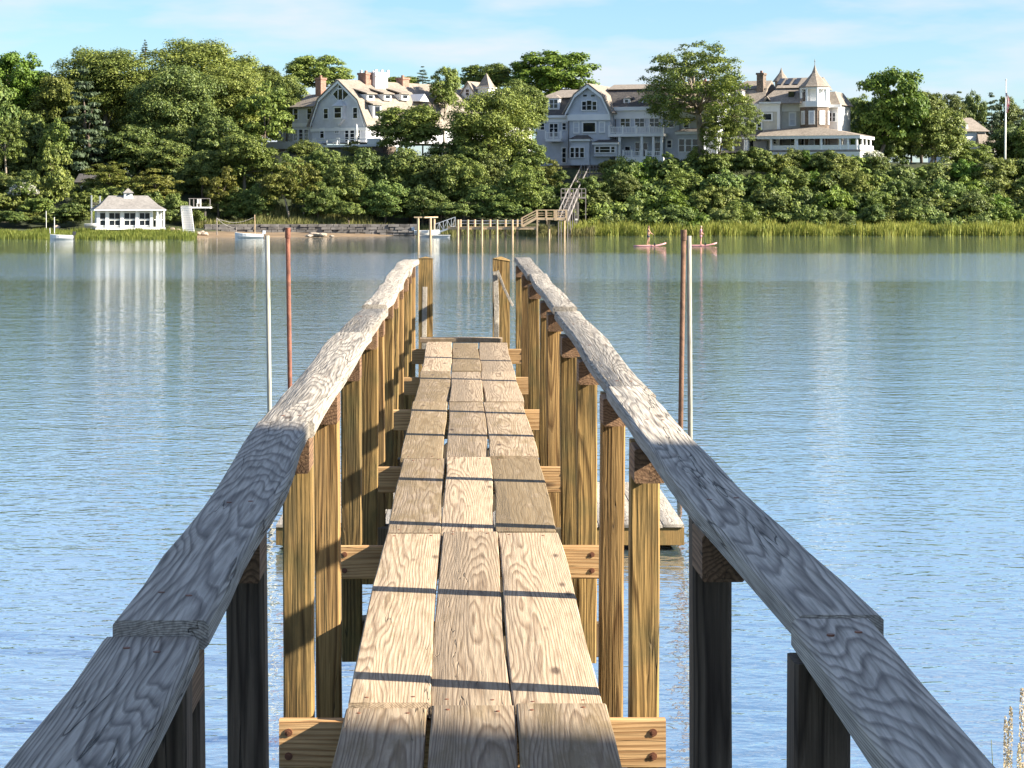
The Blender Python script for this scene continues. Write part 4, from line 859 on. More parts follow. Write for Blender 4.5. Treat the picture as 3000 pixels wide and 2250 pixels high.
H.part('turret_roof', MB().lathe(c, [(1.55, h(256.8)), (1.15, h(250)), (.03, h(214))], 4, math.pi/4-H.th), 'roof')
for x0 in (1310, 1330, 1400, 1418, 1436): H.window((x0,325,x0+9,350), 0, 1, 2, .14)
m = MB(); a, b = H.U(1280, -3), H.U(1330, -3); zz = H.uz(1300, 412, -3)[1]
pf = H.part('porch_floor', H.box(MB(), a, b, -3, -.01, zz-.4, zz), 'white'); H.railing(a+.1, b-.1, -2.9, zz+.003, zz+1.0, 3)
for px in (1290, 1300, 1309, 1318): u = H.U(px, -2.7); H.part('column', H.box(MB(), u-.12, u+.12, -2.6, -2.36, zz+.003, zz+2.5), 'white_trim')

# ---- far right house among the trees
H = House('gabled_house', 'pale-roofed white house among the trees near the flagpole', 'house', 2840, 330, 8.9, -8)
pz = lambda pts, v=0: [H.uz(x, y, v) for x, y in pts]
a = H.U(2780); b = H.U(2888); z1 = H.uz(2840, 385)[1]; zr = H.uz(2840, 345, 4.5)[1]
H.part('wall', H.box(MB(), a, b, 0, 9, H.base-2, z1), 'white')
m = MB(); m.add([H.W(a-.5,-.5,z1), H.W(b+.5,-.5,z1), H.W(b+.5,9.5,z1), H.W(a-.5,9.5,z1), H.W(a+1,4.5,zr), H.W(H.U(2846,4.5),4.5,zr)], [(3,2,1,0),(0,1,5,4),(1,2,5),(2,3,4,5),(3,0,4)]); H.part('roof', m, 'roof')
a2 = H.U(2870, -1); b2 = H.U(2918, -1); zz = H.uz(2890, 424, -1)[1]
H.part('wing_wall', H.box(MB(), a2, b2, -1, 6, H.base-2, zz), 'white')
m = MB(); m.add([H.W(a2-.3,-1.6,zz), H.W(b2+.6,-1.6,zz), H.W(b2+.6,6.4,zz), H.W(a2-.3,6.4,zz), H.W(a2,-.02,z1-.2), H.W(a2+1,-.02,z1-.2)], [(3,2,1,0),(0,1,5,4),(1,2,5),(2,3,4,5),(3,0,4)]); H.part('wing_roof', m, 'roof')
da, d1 = H.uz(2822, 362, .5); db, d0 = H.uz(2836, 378, .5); H.dormer(da, db, .5, d0, d1, 3, cols=1)
for x0 in (2896, 2905): H.window((x0,432,x0+6,446), -1, 1, 2, .1)

# ---- boathouse pavilion on the marsh
H = House('pavilion', 'white glazed waterside pavilion with hipped roof and cupola', 'pavilion', 380, 250, .7, -14)
pz = lambda pts, v=0: [H.uz(x, y, v) for x, y in pts]
zf = H.uz(380, 667)[1]; ze = H.uz(380, 617)[1]; a = H.U(284); b = H.U(452); bp_ = H.U(480); D = 4.6
H.part('platform', H.box(MB(), a-.2, bp_+.2, -.5, D+.3, zf-.22, zf), 'white')
for px in (300, 382, 470): u = H.U(px); H.part('pile', MB().tube([H.W(u, -.2, -.4), H.W(u, -.2, zf-.223)], .09, 6), 'grey_wood')
H.part('wall', H.box(MB(), a+.12, b-.12, .25, D-.2, zf+.003, ze), 'white')
colpx = [288, 311, 316, 355, 360, 399, 404, 441, 447]
for px in (288, 313.5, 357.5, 401.5, 444): u = H.U(px); H.part('pilaster', H.box(MB(), u-.17, u+.17, -.05, .247, zf+.003, ze), 'white_trim')
for x0, x1 in ((293,308), (320,335), (337,351), (364,379), (381,396), (409,423), (425,438)):
    H.window((x0,624,x1,641), .25, 1, 1, .07); H.window((x0,646,x1,660), .25, 1, 1, .07)
for px in (459, 465.5, 472, 479): u = H.U(px); H.part('porch_post', H.box(MB(), u-.07, u+.07, -.02, .12, zf+.003, ze), 'white_trim')
H.part('porch_rail', H.box(MB(), b, bp_, 0, .08, zf+.85, zf+.95), 'white_trim')
for px in (462, 480): u = H.U(px, D); H.part('porch_post', H.box(MB(), u-.1, u+.1, D-.2, D, zf+.003, ze), 'white_trim')
H.part('eaves', H.box(MB(), H.U(274), H.U(485), -.75, D+.6, ze+.003, ze+.14), 'white_trim')
a, b = H.U(274), H.U(485); z1 = ze+.143; zr = H.uz(375, 573, D/2)[1]; r0 = H.U(318, D/2); r1 = H.U(433, D/2); vm = D/2
zm = z1+(zr-z1)*.32
m = MB(); k = .42
m.add([H.W(a,-.75,z1), H.W(b,-.75,z1), H.W(b,D+.6,z1), H.W(a,D+.6,z1),
       H.W(a+(r0-a)*k,-.75+(vm+.75)*k,zm), H.W(b+(r1-b)*k,-.75+(vm+.75)*k,zm), H.W(b+(r1-b)*k,D+.6-(D+.6-vm)*k,zm), H.W(a+(r0-a)*k,D+.6-(D+.6-vm)*k,zm),
       H.W(r0,vm,zr), H.W(r1,vm,zr)], [(3,2,1,0),(0,1,5,4),(1,2,6,5),(2,3,7,6),(3,0,4,7),(4,5,9,8),(5,6,9),(6,7,8,9),(7,4,8)]); rf = H.part('roof', m, 'grey_roof')
u = H.U(375, vm); zc = lambda py: H.uz(375, py, vm)[1]
q = H.W(u, vm, 0); H.part('cupola', MB().lathe(q, [(.80, zc(586)), (.62, zc(566))], 4, math.pi/4-H.th), 'white_trim', rf)
H.part('cupola_roof', MB().lathe(q, [(.86, zc(566)+.003), (.86, zc(564.5)), (.45, zc(558)), (.02, zc(551))], 4, math.pi/4-H.th), 'grey_roof', rf)
H.part('louvre', MB().lathe(H.W(u, vm-.5, 0), [(.16, zc(571)), (.16, zc(569))], 8), 'glass', rf)
# small shed in the dark wood above the pavilion
H = House('shed', 'small dark shed with pale window frame in the shade behind the pavilion', 'shed', 245, 275, ground((245-CX)*275/F, 275), 8)
a, z1 = H.uz(228, 534); b, z0 = H.uz(268, 572)
H.part('wall', H.box(MB(), a, b, 0, 3, min(z0, H.base), z1), 'grey_wood'); m = MB(); H.slab_v(m, [(-.4, z1-.1), (1.5, z1+1.0), (3.4, z1-.1)], a-.3, b+.3, .12); H.part('roof', m, 'dark_roof')
H.window((239,546,254,566), 0, 1, 1, .12)

# ---- unseen house added at the right to cast shade over the pier's near end
ang = math.atan2(SUN.y, SUN.x)
H = House('shade_caster_house', 'unseen shingled house added to shade the near end of the pier', 'house', CX, 10, 2.6, 0)
H.th = -ang; H.c, H.s = math.cos(ang), -math.sin(ang)
Y0 = 6.45; H.O = Vector((0, Y0, 0)); H.root.location = (16, 0, 2.6)
# local u runs towards the sun, v away from the viewer; the far wall lies at v = 0
m = MB(); H.box(m, 13, 24, -13, 0, 2.0, 13.2); H.part('wall', m, 'grey_siding')
m = MB(); H.slab_v(m, [(-13.5, 12.9), (-6.5, 17.5), (0.0, 13.2)], 12.6, 24.4, .2); H.part('roof', m, 'roof')
for z in (3.6, 6.8, 10):
    for v in (-10.5, -7, -3.2):
        m = MB(); H.box(m, 12.93, 12.997, v-.6, v+.6, z, z+1.7); w = H.part('window', m, 'white_trim'); H.part('pane', H.box(MB(), 12.90, 12.927, v-.48, v+.48, z+.12, z+1.58), 'glass', w)

# ------------------------------------------------------------------ trees, shrubs, grass
def np_mesh(name, V, nper, mat):
    """V: (n*nper,3) vertices; every nper consecutive ones make one face"""
    me = bpy.data.meshes.new(name); nv = len(V); nf = nv//nper
    me.vertices.add(nv); me.vertices.foreach_set('co', V.astype(np.float32).ravel())
    me.loops.add(nv); me.loops.foreach_set('vertex_index', np.arange(nv, dtype=np.int32))
    me.polygons.add(nf); me.polygons.foreach_set('loop_start', np.arange(0, nv, nper, dtype=np.int32)); me.polygons.foreach_set('loop_total', np.full(nf, nper, dtype=np.int32))
    me.update(calc_edges=True); me.validate(); me.materials.append(mat); return me
def leaves(C, Nn, size, rng):
    """four-cornered pointed leaves at C, facing roughly Nn"""
    n = len(C); Nn = Nn/np.linalg.norm(Nn, axis=1, keepdims=True)
    r = rng.normal(size=(n,3)); t = np.cross(Nn, r); t /= np.linalg.norm(t, axis=1, keepdims=True)+1e-9; b = np.cross(Nn, t)
    s = size[:, None]; V = np.empty((n,4,3)); bend = Nn*s*rng.uniform(-.25,.25,(n,1))
    V[:,0] = C-t*s; V[:,1] = C-b*s*.62+bend; V[:,2] = C+t*s; V[:,3] = C+b*s*.62+bend
    return V.reshape(-1,3)
def puffs(kind, rng, n):
    out = []
    if kind == 'pine':
        for tier in range(9):
            f = tier/8; z = -.95+1.9*f; R = (1-f)**.75*.95+.06; k = int(4+7*(1-f)); a0 = rng.uniform(0,6)
            for i in range(k):
                a = a0+2*math.pi*i/k+rng.uniform(-.4,.4); rr = R*rng.uniform(.45,1.0)
                out.append((rr*math.cos(a), rr*math.sin(a), z+rng.uniform(-.08,.08)-.1*rr, .26*(.5+.6*R), .30))
        return np.array(out)
    while len(out) < n:
        p = rng.normal(size=3); p /= np.linalg.norm(p)
        if p[2] < -.86: continue
        if kind == 'dome':
            r = rng.uniform(.60,.95); q = p*r; q[2] = q[2]*.95 if q[2] > 0 else q[2]*.92; pr = rng.uniform(.17,.30)
        elif kind == 'open':
            r = rng.uniform(.35,1.0)**.7; q = p*r*np.array([1,1,.95]); pr = rng.uniform(.10,.17)
        elif kind == 'layer':
            r = rng.uniform(.35,.95); q = p*r; q[2] = q[2]*.6+.4*round(q[2]*4.5)/4.5+rng.uniform(-.07,.07); pr = rng.uniform(.16,.28)
        else:
            r = rng.uniform(.55,.95); q = p*r; q[2] = abs(q[2])*1.0-.15 if rng.uniform() < .8 else q[2]*.4; pr = rng.uniform(.18,.30)
        out.append((*q, pr, rng.uniform(.5,.75) if kind == 'layer' else .8))
    return np.array(out)
def crown_mesh(kind, seed, mat, npuff, per, ls):
    rng = np.random.default_rng(seed); pf = puffs(kind, rng, npuff); Cs, Ns = [], []
    for x, y, z, r, fl in pf:
        k = int(per*(r/.23)**2); d = rng.normal(size=(k,3)); d /= np.linalg.norm(d, axis=1, keepdims=True)
        d[:,2] = np.where(d[:,2] < -.25, -d[:,2]*.8, d[:,2])
        rad = r*rng.uniform(.45,1.08,(k,1))**.6*(1+.25*np.sin(d[:,:1]*5+seed)*np.cos(d[:,1:2]*4))
        Cs.append(np.array([x,y,z])+d*rad*np.array([1,1,fl])); Ns.append(d*np.array([1,1,1/max(fl,.4)])+rng.normal(scale=.42, size=(k,3))+np.array([0,0,.20]))
    if kind in ('dome', 'shrub'):   # inner fill so the crown is not hollow
        k = npuff*per//6; d = rng.normal(size=(k,3)); d /= np.linalg.norm(d, axis=1, keepdims=True); Cs.append(d*rng.uniform(.1,.62,(k,1))*np.array([1,1,.8])); Ns.append(d+rng.normal(scale=.6, size=(k,3)))
    C = np.concatenate(Cs); Nn = np.concatenate(Ns)
    me = np_mesh('crown', leaves(C, Nn, ls*rng.uniform(.6,1.25,len(C)), rng), 4, M[mat]); me['pf'] = 1
    return me, pf
CROWN = {}
def crowns(key, kind, mat, n, npuff, per, ls):
    CROWN[key] = [crown_mesh(kind, 100*len(CROWN)+i, mat, npuff, per, ls) for i in range(n)]
crowns('oak', 'dome', 'oak', 3, 95, 150, .042)
crowns('bigoak', 'dome', 'oak', 2, 190, 210, .024)
crowns('deep', 'dome', 'deep', 2, 95, 150, .042)
crowns('bigdeep', 'dome', 'deep', 2, 180, 210, .025)
crowns('maple', 'dome', 'maple', 2, 100, 170, .042)
crowns('yellow', 'layer', 'yellow', 2, 75, 110, .045)
crowns('layer', 'layer', 'oak', 2, 80, 120, .045)
crowns('pine', 'pine', 'pine', 2, 0, 120, .050)
crowns('open', 'open', 'oakgreen', 2, 300, 230, .024)
crowns('shrub', 'shrub', 'deep', 3, 46, 130, .060)
crowns('shruby', 'shrub', 'oak', 2, 46, 130, .060)
crowns('shrubl', 'shrub', 'maple', 1, 46, 130, .060)
trnd = random.Random(3); NT = 0; GROUPED = {}
def tree(px, py, rx, ry, Y, key, label, group=None, name='tree', bark='bark', limbs=7, trunk_px=None, cat='tree', ryy=None, tr=None, lean=0):
    """crown centre and half-axes in photo px at distance Y; the trunk stands on the ground below"""
    global NT; NT += 1
    c = P(px, py, Y); k = Y/F; gx = c.x if trunk_px is None else (trunk_px-CX)*k
    gz = ground(gx, Y); t = thing(name, label, cat, (gx, Y, gz-.1), group)
    if group: GROUPED.setdefault(group, []).append((px, t))
    me, pf = CROWN[key][NT % len(CROWN[key])]
    cr = bpy.data.objects.new('crown', me); COL.objects.link(cr); cr.parent = t
    Rx, Rz = rx*k*1.08, ry*k*1.08; Ry = Rx*.85 if ryy is None else ryy
    cr.location = (c.x-gx, 0, c.z-gz+.1); cr.scale = (Rx, Ry, Rz); rz_ = trnd.uniform(0, 6.28); cr.rotation_euler = (0, 0, rz_)
    if limbs:
        r0 = tr or max(.10, Rx*.05); m = MB(); base = Vector((gx, Y, gz-.3)); fork = Vector((gx*.6+c.x*.4+lean, Y, max(gz+.6, c.z-Rz*.55)))
        mid = base.lerp(fork, .5)+Vector((trnd.uniform(-.2,.2), trnd.uniform(-.2,.2), 0)); m.tube([base, mid, fork, fork.lerp(c, .6), c+Vector((0,0,Rz*.5))], [r0*1.25, r0, r0*.85, r0*.5, r0*.15], 7)
        idx = trnd.sample(range(len(pf)), min(limbs, len(pf))); cs, sn = math.cos(rz_), math.sin(rz_)
        for i in idx:
            x, y, z = pf[i][:3]*.9; q = Vector((c.x+(x*Rx*cs-y*Ry*sn), Y+(x*Rx*sn+y*Ry*cs), c.z+z*Rz)); s = fork.lerp(c, trnd.uniform(0,.5)) if q.z > fork.z else base.lerp(fork, trnd.uniform(.6,.95))
            e = s.lerp(q, .5)+Vector((0, 0, trnd.uniform(-.02,.10)*Rz)); m.tube([s, e, q], [r0*.42, r0*.26, r0*.07], 5)
        m.build('trunk', M[bark], t, smooth=True)
    return t
# forest on the left, back to front
G1 = 'trees of the left wood'
LW = 'leafy tree in the dense wood on the left bank'
tree(50, 250, 105, 95, 300, 'maple', 'bright green maple rising at the far left edge of the wood')
tree(165, 300, 70, 75, 296, 'oak', LW, G1)
tree(310, 255, 165, 112, 302, 'bigoak', 'broad dark oak with spreading top left of the highest treetop', limbs=14, bark='bark_pale')
tree(590, 235, 165, 115, 306, 'bigoak', 'tallest rounded oak on the skyline left of the grey house', limbs=10)
tree(520, 330, 135, 130, 292, 'bigdeep', 'large dense green tree below the tallest oak', limbs=10, bark='bark_pale', trunk_px=556)
tree(680, 300, 120, 100, 298, 'bigoak', LW, G1)
tree(775, 340, 88, 95, 290, 'layer', 'olive-green tree just left of the grey gambrel house')
tree(830, 265, 62, 45, 312, 'oak', LW, G1); tree(750, 245, 70, 55, 318, 'oak', LW, G1); tree(840, 300, 45, 70, 306, 'deep', LW, G1)
tree(430, 330, 80, 100, 296, 'layer', LW, G1, limbs=10, bark='bark_pale')
tree(245, 345, 95, 125, 284, 'pine', 'blue-green pine with bare trunk above the pavilion', name='pine_tree', bark='bark', trunk_px=270, tr=.34, limbs=4)
tree(15, 420, 62, 75, 278, 'layer', LW, G1, bark='bark_pale'); tree(-60, 330, 110, 140, 290, 'deep', LW, G1); tree(90, 420, 75, 90, 288, 'deep', LW, G1)
tree(165, 430, 60, 90, 282, 'layer', LW, G1); tree(400, 440, 90, 70, 284, 'deep', LW, G1); tree(640, 420, 85, 75, 284, 'deep', LW, G1); tree(510, 470, 80, 55, 280, 'deep', LW, G1)
tree(715, 468, 98, 72, 272, 'oak', 'pale olive tree with light trunk right of the white stairs', bark='bark_pale', limbs=10)
tree(155, 520, 58, 100, 266, 'layer', 'olive conical tree beside the pavilion', tr=.12)
tree(320, 520, 68, 45, 270, 'yellow', 'yellow-green small tree behind the pavilion roof')
tree(455, 545, 75, 50, 268, 'yellow', 'yellow-green bushy tree between the pavilion and the white stairs')
tree(595, 500, 60, 55, 272, 'deep', LW, G1); tree(425, 145, 16, 26, 312, 'pine', 'single pine top poking above the skyline on the left', name='pine_tree', limbs=2)
for px, py, rx, ry, Y in ((30,600,60,45,262), (110,610,60,40,260), (200,625,55,35,258), (245,600,45,50,262), (70,560,60,45,268), (510,600,30,45,262), (-40,600,60,50,262), (20,540,50,40,272), (440,600,50,45,265), (300,585,60,45,268), (385,580,60,40,268), (-10,640,50,28,258), (40,642,46,28,257), (92,640,48,30,259), (140,645,46,26,257), (185,640,44,30,259), (228,638,44,34,258), (255,625,40,34,261), (500,640,40,30,259), (515,612,40,36,263), (572,640,30,32,262)):
    tree(px, py, rx, ry, Y, 'shruby' if px % 20 else 'shrub', 'leafy shrub in the undergrowth around the pavilion', 'shrubs around the pavilion', 'shrub', limbs=0, cat='shrub')
for i, px in enumerate(range(-90, 870, 62)):      # the wood closes up behind
    tree(px+trnd.uniform(-14,14), 330+trnd.uniform(-12,20), 78, 105, 316+6*(i % 3), 'deep' if i % 2 else 'oak', LW, G1, limbs=5)
for i, px in enumerate(range(-60, 700, 74)):
    tree(px+trnd.uniform(-14,14), 468+trnd.uniform(-14,14), 76, 92, 286+3*(i % 2), 'deep', LW, G1, limbs=5)
for i, px in enumerate(range(-30, 700, 66)):
    if 170 < px < 240: continue
    tree(px+trnd.uniform(-12,12), 560+trnd.uniform(-10,14), 60, 62, 274, ('shrub','shruby','deep')[i % 3], 'leafy shrub in the undergrowth around the pavilion', 'shrubs around the pavilion', 'shrub', limbs=0, cat='shrub')
# slope below the grey house
G2 = 'trees on the slope between the white stairs and the far pier'; L2 = 'small tree on the shaded slope below the grey gambrel house'
for px, py, rx, ry, Y, key in ((640,560,60,70,268,'yellow'), (850,520,70,75,272,'layer'), (950,500,75,65,276,'deep'), (1010,560,75,75,270,'deep'), (930,590,60,55,266,'deep'), (1080,520,70,80,274,'deep'), (1130,590,75,60,268,'deep'), (1200,520,80,80,274,'deep'),
                              (1050,455,55,40,284,'yellow'), (900,455,60,40,282,'oak'), (1240,600,70,55,268,'deep'), (1290,540,70,80,272,'deep'), (760,590,50,50,266,'deep'), (1020,620,50,36,264,'shrub'), (700,600,60,50,268,'deep')):
    tree(px, py, rx, ry, Y, key, L2, G2)
tree(880, 540, 60, 70, 266, 'yellow', 'slender yellow-green tree with bare forked trunk above the seawall', bark='bark_pale', limbs=5, trunk_px=893)
tree(810, 545, 55, 60, 265, 'yellow', 'yellow-green tree with leaning trunk above the beached skiff', bark='bark_pale', limbs=5, trunk_px=850)
# middle
tree(1190, 378, 100, 74, 283, 'oak', 'round oak in front of the right end of the grey gambrel house', limbs=10, bark='bark_pale')
tree(1440, 380, 148, 118, 280, 'bigoak', 'big olive oak in the centre between the two grey houses', limbs=14, bark='bark_pale')
tree(1540, 330, 62, 75, 286, 'oak', 'upright olive oak against the left end of the blue-grey house')
G3 = 'trees on the dark slope behind the far pier'; L3 = 'tree on the dark slope behind the far pier'
for px, py, rx, ry, Y, key in ((1360,540,75,80,270,'oak'), (1530,560,75,75,267,'oak'), (1440,520,70,70,274,'deep'), (1300,480,70,60,278,'deep'), (1600,520,50,50,275,'yellow'), (1440,600,80,55,266,'deep'), (1380,480,80,60,276,'deep'), (1540,470,70,60,278,'deep'), (1580,600,60,50,268,'deep'), (1330,620,60,40,264,'shrub'), (1500,625,60,36,264,'shrub')):
    tree(px, py, rx, ry, Y, key, L3, G3, bark='bark_pale')
# behind the houses
tree(935, 215, 92, 52, 322, 'oak', 'dark rounded oak behind the brick chimney of the grey house')
tree(1170, 250, 60, 28, 326, 'oak', 'low treetop behind the roof ridge of the grey house'); tree(1238, 235, 34, 36, 318, 'pine', 'dark pine top left of the centre oaks', name='pine_tree', limbs=3)
tree(1303, 262, 48, 64, 304, 'oak', 'brownish-olive oak beside the hidden white gable', limbs=9, bark='bark_pale')
tree(1420, 232, 80, 48, 326, 'oak', 'rounded oak behind the pointed turret roof')
tree(1612, 225, 122, 74, 322, 'maple', 'bright green maple rising behind the blue-grey house', limbs=12); tree(1520, 275, 50, 40, 316, 'deep', 'dark tree between the pointed turret and the bright maple')
# the spreading oak in front of the blue-grey house
tree(2030, 262, 225, 132, 286, 'open', 'large spreading oak with bare limbs in front of the blue-grey house', bark='bark_pale', limbs=46, trunk_px=2058, tr=.42, ryy=6.0)
tree(2175, 350, 62, 72, 285, 'open', 'drooping low oak bough in front of the cream house', limbs=12, bark='bark', trunk_px=2085, tr=.14)
tree(2110, 395, 60, 62, 284, 'open', 'lower bough mass of leaves beside the oak trunk above the thicket', limbs=6, trunk_px=2100, tr=.10)
# right
tree(2612, 338, 112, 128, 300, 'maple', 'tall bright green tree just right of the turret house', limbs=14, bark='bark_pale', trunk_px=2580)
tree(2520, 350, 50, 70, 312, 'deep', 'dark tree behind the turret house porch'); tree(2490, 340, 50, 50, 330, 'deep', 'dark distant tree right of the turret')
tree(2748, 398, 78, 84, 298, 'oak', 'rounded olive tree in front of the pale-roofed house', limbs=9, bark='bark_pale', trunk_px=2725)
tree(2842, 456, 62, 38, 300, 'oak', 'low olive tree left of the flagpole'); tree(2700, 330, 75, 60, 318, 'oak', 'olive tree behind the bright green tree on the right')
G4 = 'dark pines on the far right skyline'
for px, py, rx, ry, Y in ((2790,330,45,50,345), (2850,345,40,75,350), (2810,330,50,55,360), (2905,355,45,75,350), (2955,365,50,75,355), (3010,375,55,75,350), (2890,380,60,60,358), (2980,420,60,60,345), (3060,400,60,80,350), (2945,440,40,50,348)):
    tree(px, py, rx, ry, Y, 'pine' if px % 3 else 'deep', 'dark evergreen on the skyline at the far right', G4, 'pine_tree', limbs=3)
for i, px in enumerate(range(2460, 3090, 70)):
    if 2770 < px < 2940: continue
    tree(px, 420+trnd.uniform(-12,12), 62, 62, 322+4*(i % 2), 'deep' if i % 2 else 'oak', '', 'trees standing behind the right bank', limbs=4)
# thicket along the right bank
G5 = 'shrubs of the thicket on the right bank'; L5 = 'dense green shrub in the thicket along the right bank'
TOPX = [1690,1740,1800,1900,2000,2200,2450,2560,2700,2780,2850,3000,3100]; TOPY = [560,510,460,448,440,432,438,456,478,472,468,462,460]
k = 0
ORD = ['first','second','third','fourth','fifth','sixth','seventh','eighth','ninth','tenth','eleventh','twelfth','thirteenth','fourteenth','fifteenth','sixteenth','seventeenth','eighteenth','nineteenth','twentieth']+['twenty-'+o for o in ('first','second','third','fourth','fifth','sixth','seventh','eighth','ninth')]+['thirtieth']+['thirty-'+o for o in ('first','second','third','fourth','fifth','sixth','seventh','eighth','ninth')]+['fortieth']+['forty-'+o for o in ('first','second','third','fourth','fifth','sixth','seventh','eighth','ninth')]
ROWS = ['top row of the right bank thicket', 'second row of the right bank thicket', 'third row of the right bank thicket', 'lowest row of the right bank thicket']
for row, (Y, f) in enumerate(((285,0.0), (278,.28), (271,.55), (266,.80))):
    px = 1715+row*22-(30 if row > 1 else 0); io = 0
    while px < 3080:
        r = trnd.uniform(40,88); top = float(np.interp(px, TOPX, TOPY)); top = top+(640-top)*f+trnd.uniform(-10,22)*(1 if f else .6)
        ry = r*trnd.uniform(.75,1.1); key = ('shrub','shruby','deep','shrubl','shrub','oak','shruby','shrub')[k % 8]
        tree(px, top+ry*.95, r, ry, Y+trnd.uniform(-2.5,2.5), key, ORD[io]+' shrub from the stairs in the '+ROWS[row], G5, 'shrub', limbs=0, cat='shrub'); px += r*.92; k += 1; io += 1
for px, py, r in ((1690,590,50), (1650,560,36), (1630,600,40), (1610,560,30), (1695,625,45), (1640,520,30), (1612,600,46), (1700,560,40), (1722,545,42), (1620,640,30), (1740,590,50)):
    tree(px, py, r, r*.8, 272, 'shrub', 'dark shrub beside the grey hillside stairs', 'shrubs beside the hillside stairs', 'shrub', limbs=0, cat='shrub')
# flowering bushes
def flowering(px, py, rx, ry, Y, label, n, leaf='shrub'):
    t = tree(px, py, rx, ry, Y, leaf, label, None, 'flowering_bush', limbs=0, cat='bush'); c = P(px, py, Y); kk = Y/F; rng = np.random.default_rng(int(px)); Cs = []
    for i in range(n):
        d = rng.normal(size=3); d /= np.linalg.norm(d); d[1] = -abs(d[1]); d[2] = abs(d[2])*.9-.2; q = np.array(c)+d*np.array([rx*kk, rx*kk*.85, ry*kk])*1.0
        Cs.append(q+rng.normal(scale=.10, size=(14,3)))
    C = np.concatenate(Cs)-np.array(t.location); me = np_mesh('blossom', leaves(C, rng.normal(size=C.shape)+np.array([0,-.6,.5]), rng.uniform(.06,.11,len(C)), rng), 4, M['white_flower'])
    o = bpy.data.objects.new('blossom', me); COL.objects.link(o); o.parent = t
flowering(70, 562, 42, 34, 262, 'white flowering shrub in the wood left of the pavilion', 60)
flowering(2560, 462, 30, 24, 286, 'cream flowering hydrangea bush at the foot of the bright green tree', 75)

# marsh grass (uncountable)
def marsh(name, label, pts, n, h0, h1, w, mat, seed):
    rng = np.random.default_rng(seed); px = rng.uniform(pts[0], pts[1], n); Y = rng.uniform(pts[2], pts[3], n)
    X = (px-CX)*Y/F; keep = Y > pts[2]+1.4*(1+np.sin(X*.45+seed)*np.sin(X*1.3))*rng.uniform(.3,1,n); X, Y = X[keep], Y[keep]; n = len(X); Z = np.array([max(-.05, ground(x, y)) for x, y in zip(X, Y)]); h = rng.uniform(h0, h1, n)*(.8+.3*np.sin(X*.9)*np.sin(Y*.7+X*.3)); a = rng.uniform(0, 6.28, n); ln = rng.normal(scale=.16, size=(n,2))*h[:,None]
    V = np.empty((n,4,3)); dx = np.cos(a)*w; dy = np.sin(a)*w*.5
    V[:,0] = np.stack([X-dx, Y-dy, Z-.05], 1); V[:,1] = np.stack([X+dx, Y+dy, Z-.05], 1)
    V[:,2] = np.stack([X+dx*.5+ln[:,0]*.5, Y+ln[:,1]*.5, Z+h*.65], 1); V[:,3] = np.stack([X+ln[:,0], Y+ln[:,1], Z+h], 1)
    o = bpy.data.objects.new(name, np_mesh(name, V.reshape(-1,3), 4, M[mat])); COL.objects.link(o)
    return tag(o, label, 'grass', kind='stuff')
marsh('marsh_grass', 'tall bright marsh grass fringing the right bank', (1640, 3200, 256, 267), 36000, 1.0, 2.0, .045, 'marsh', 1)
marsh('marsh_grass', 'short bright marsh grass in front of the pavilion', (-250, 575, 235.5, 250), 30000, .45, .95, .045, 'marsh', 2)
marsh('marsh_grass', 'clump of marsh grass under the landing of the far pier', (1560, 1740, 253, 262), 5000, .6, 1.4, .045, 'reed', 3)
marsh('undergrowth', 'dark undergrowth along the foot of the wooded slope', (560, 1700, 259, 268), 16000, .4, 1.3, .06, 'reed', 4)

# tall grass on the near bank, lower right corner
for i, (px, ytop, Y, lean) in enumerate(((2946,2098,6.6,.03), (2962,2070,6.5,-.05), (2994,2016,6.4,.0), (2986,2180,6.3,-.02), (3010,2120,6.5,.03))):
    top = P(px, ytop, Y); base = Vector((top.x+lean*1.2, Y, bank(top.x, Y)-.1))
    t = thing('seed_grass', 'tall beach grass with pale seed heads at the lower right corner', 'grass', base, 'beach grass stalks at the lower right corner')
    mid = base.lerp(top, .6)+Vector((.01,0,0)); hd = base.lerp(top, .80)
    MB().tube([base, mid, hd], [.004,.003,.0022], 5).build('stalk', M['reed'], t)
    rng = np.random.default_rng(50+i); k = 620; f = rng.uniform(0,1,k); C = np.outer(1-f, np.array(hd))+np.outer(f, np.array(top)); a = rng.uniform(0,6.28,k); rr = .008*np.sqrt(np.sin(np.clip(f*.9+.06,0,1)*np.pi)); C[:,0] += np.cos(a)*rr; C[:,1] += np.sin(a)*rr
    C -= np.array(base); me = np_mesh('seed_head', leaves(C, rng.normal(size=(k,3))*np.array([1,1,.2]), np.full(k,.0038), rng), 4, M['seed']); o = bpy.data.objects.new('seed_head', me); COL.objects.link(o); o.parent = t
    for j in range(9):
        a = rng.uniform(-.34,.34); b = Vector((base.x+rng.uniform(-.06,.06), Y+rng.uniform(-.1,.1), base.z)); e = Vector((b.x+a*1.4, b.y, b.z+rng.uniform(1.1,1.85))); m_ = b.lerp(e, .6)+Vector((-a*.15,0,.05))
        MB().tube([b, m_, e], [.005,.0035,.0008], 4).build('blade', M['marsh'], t)

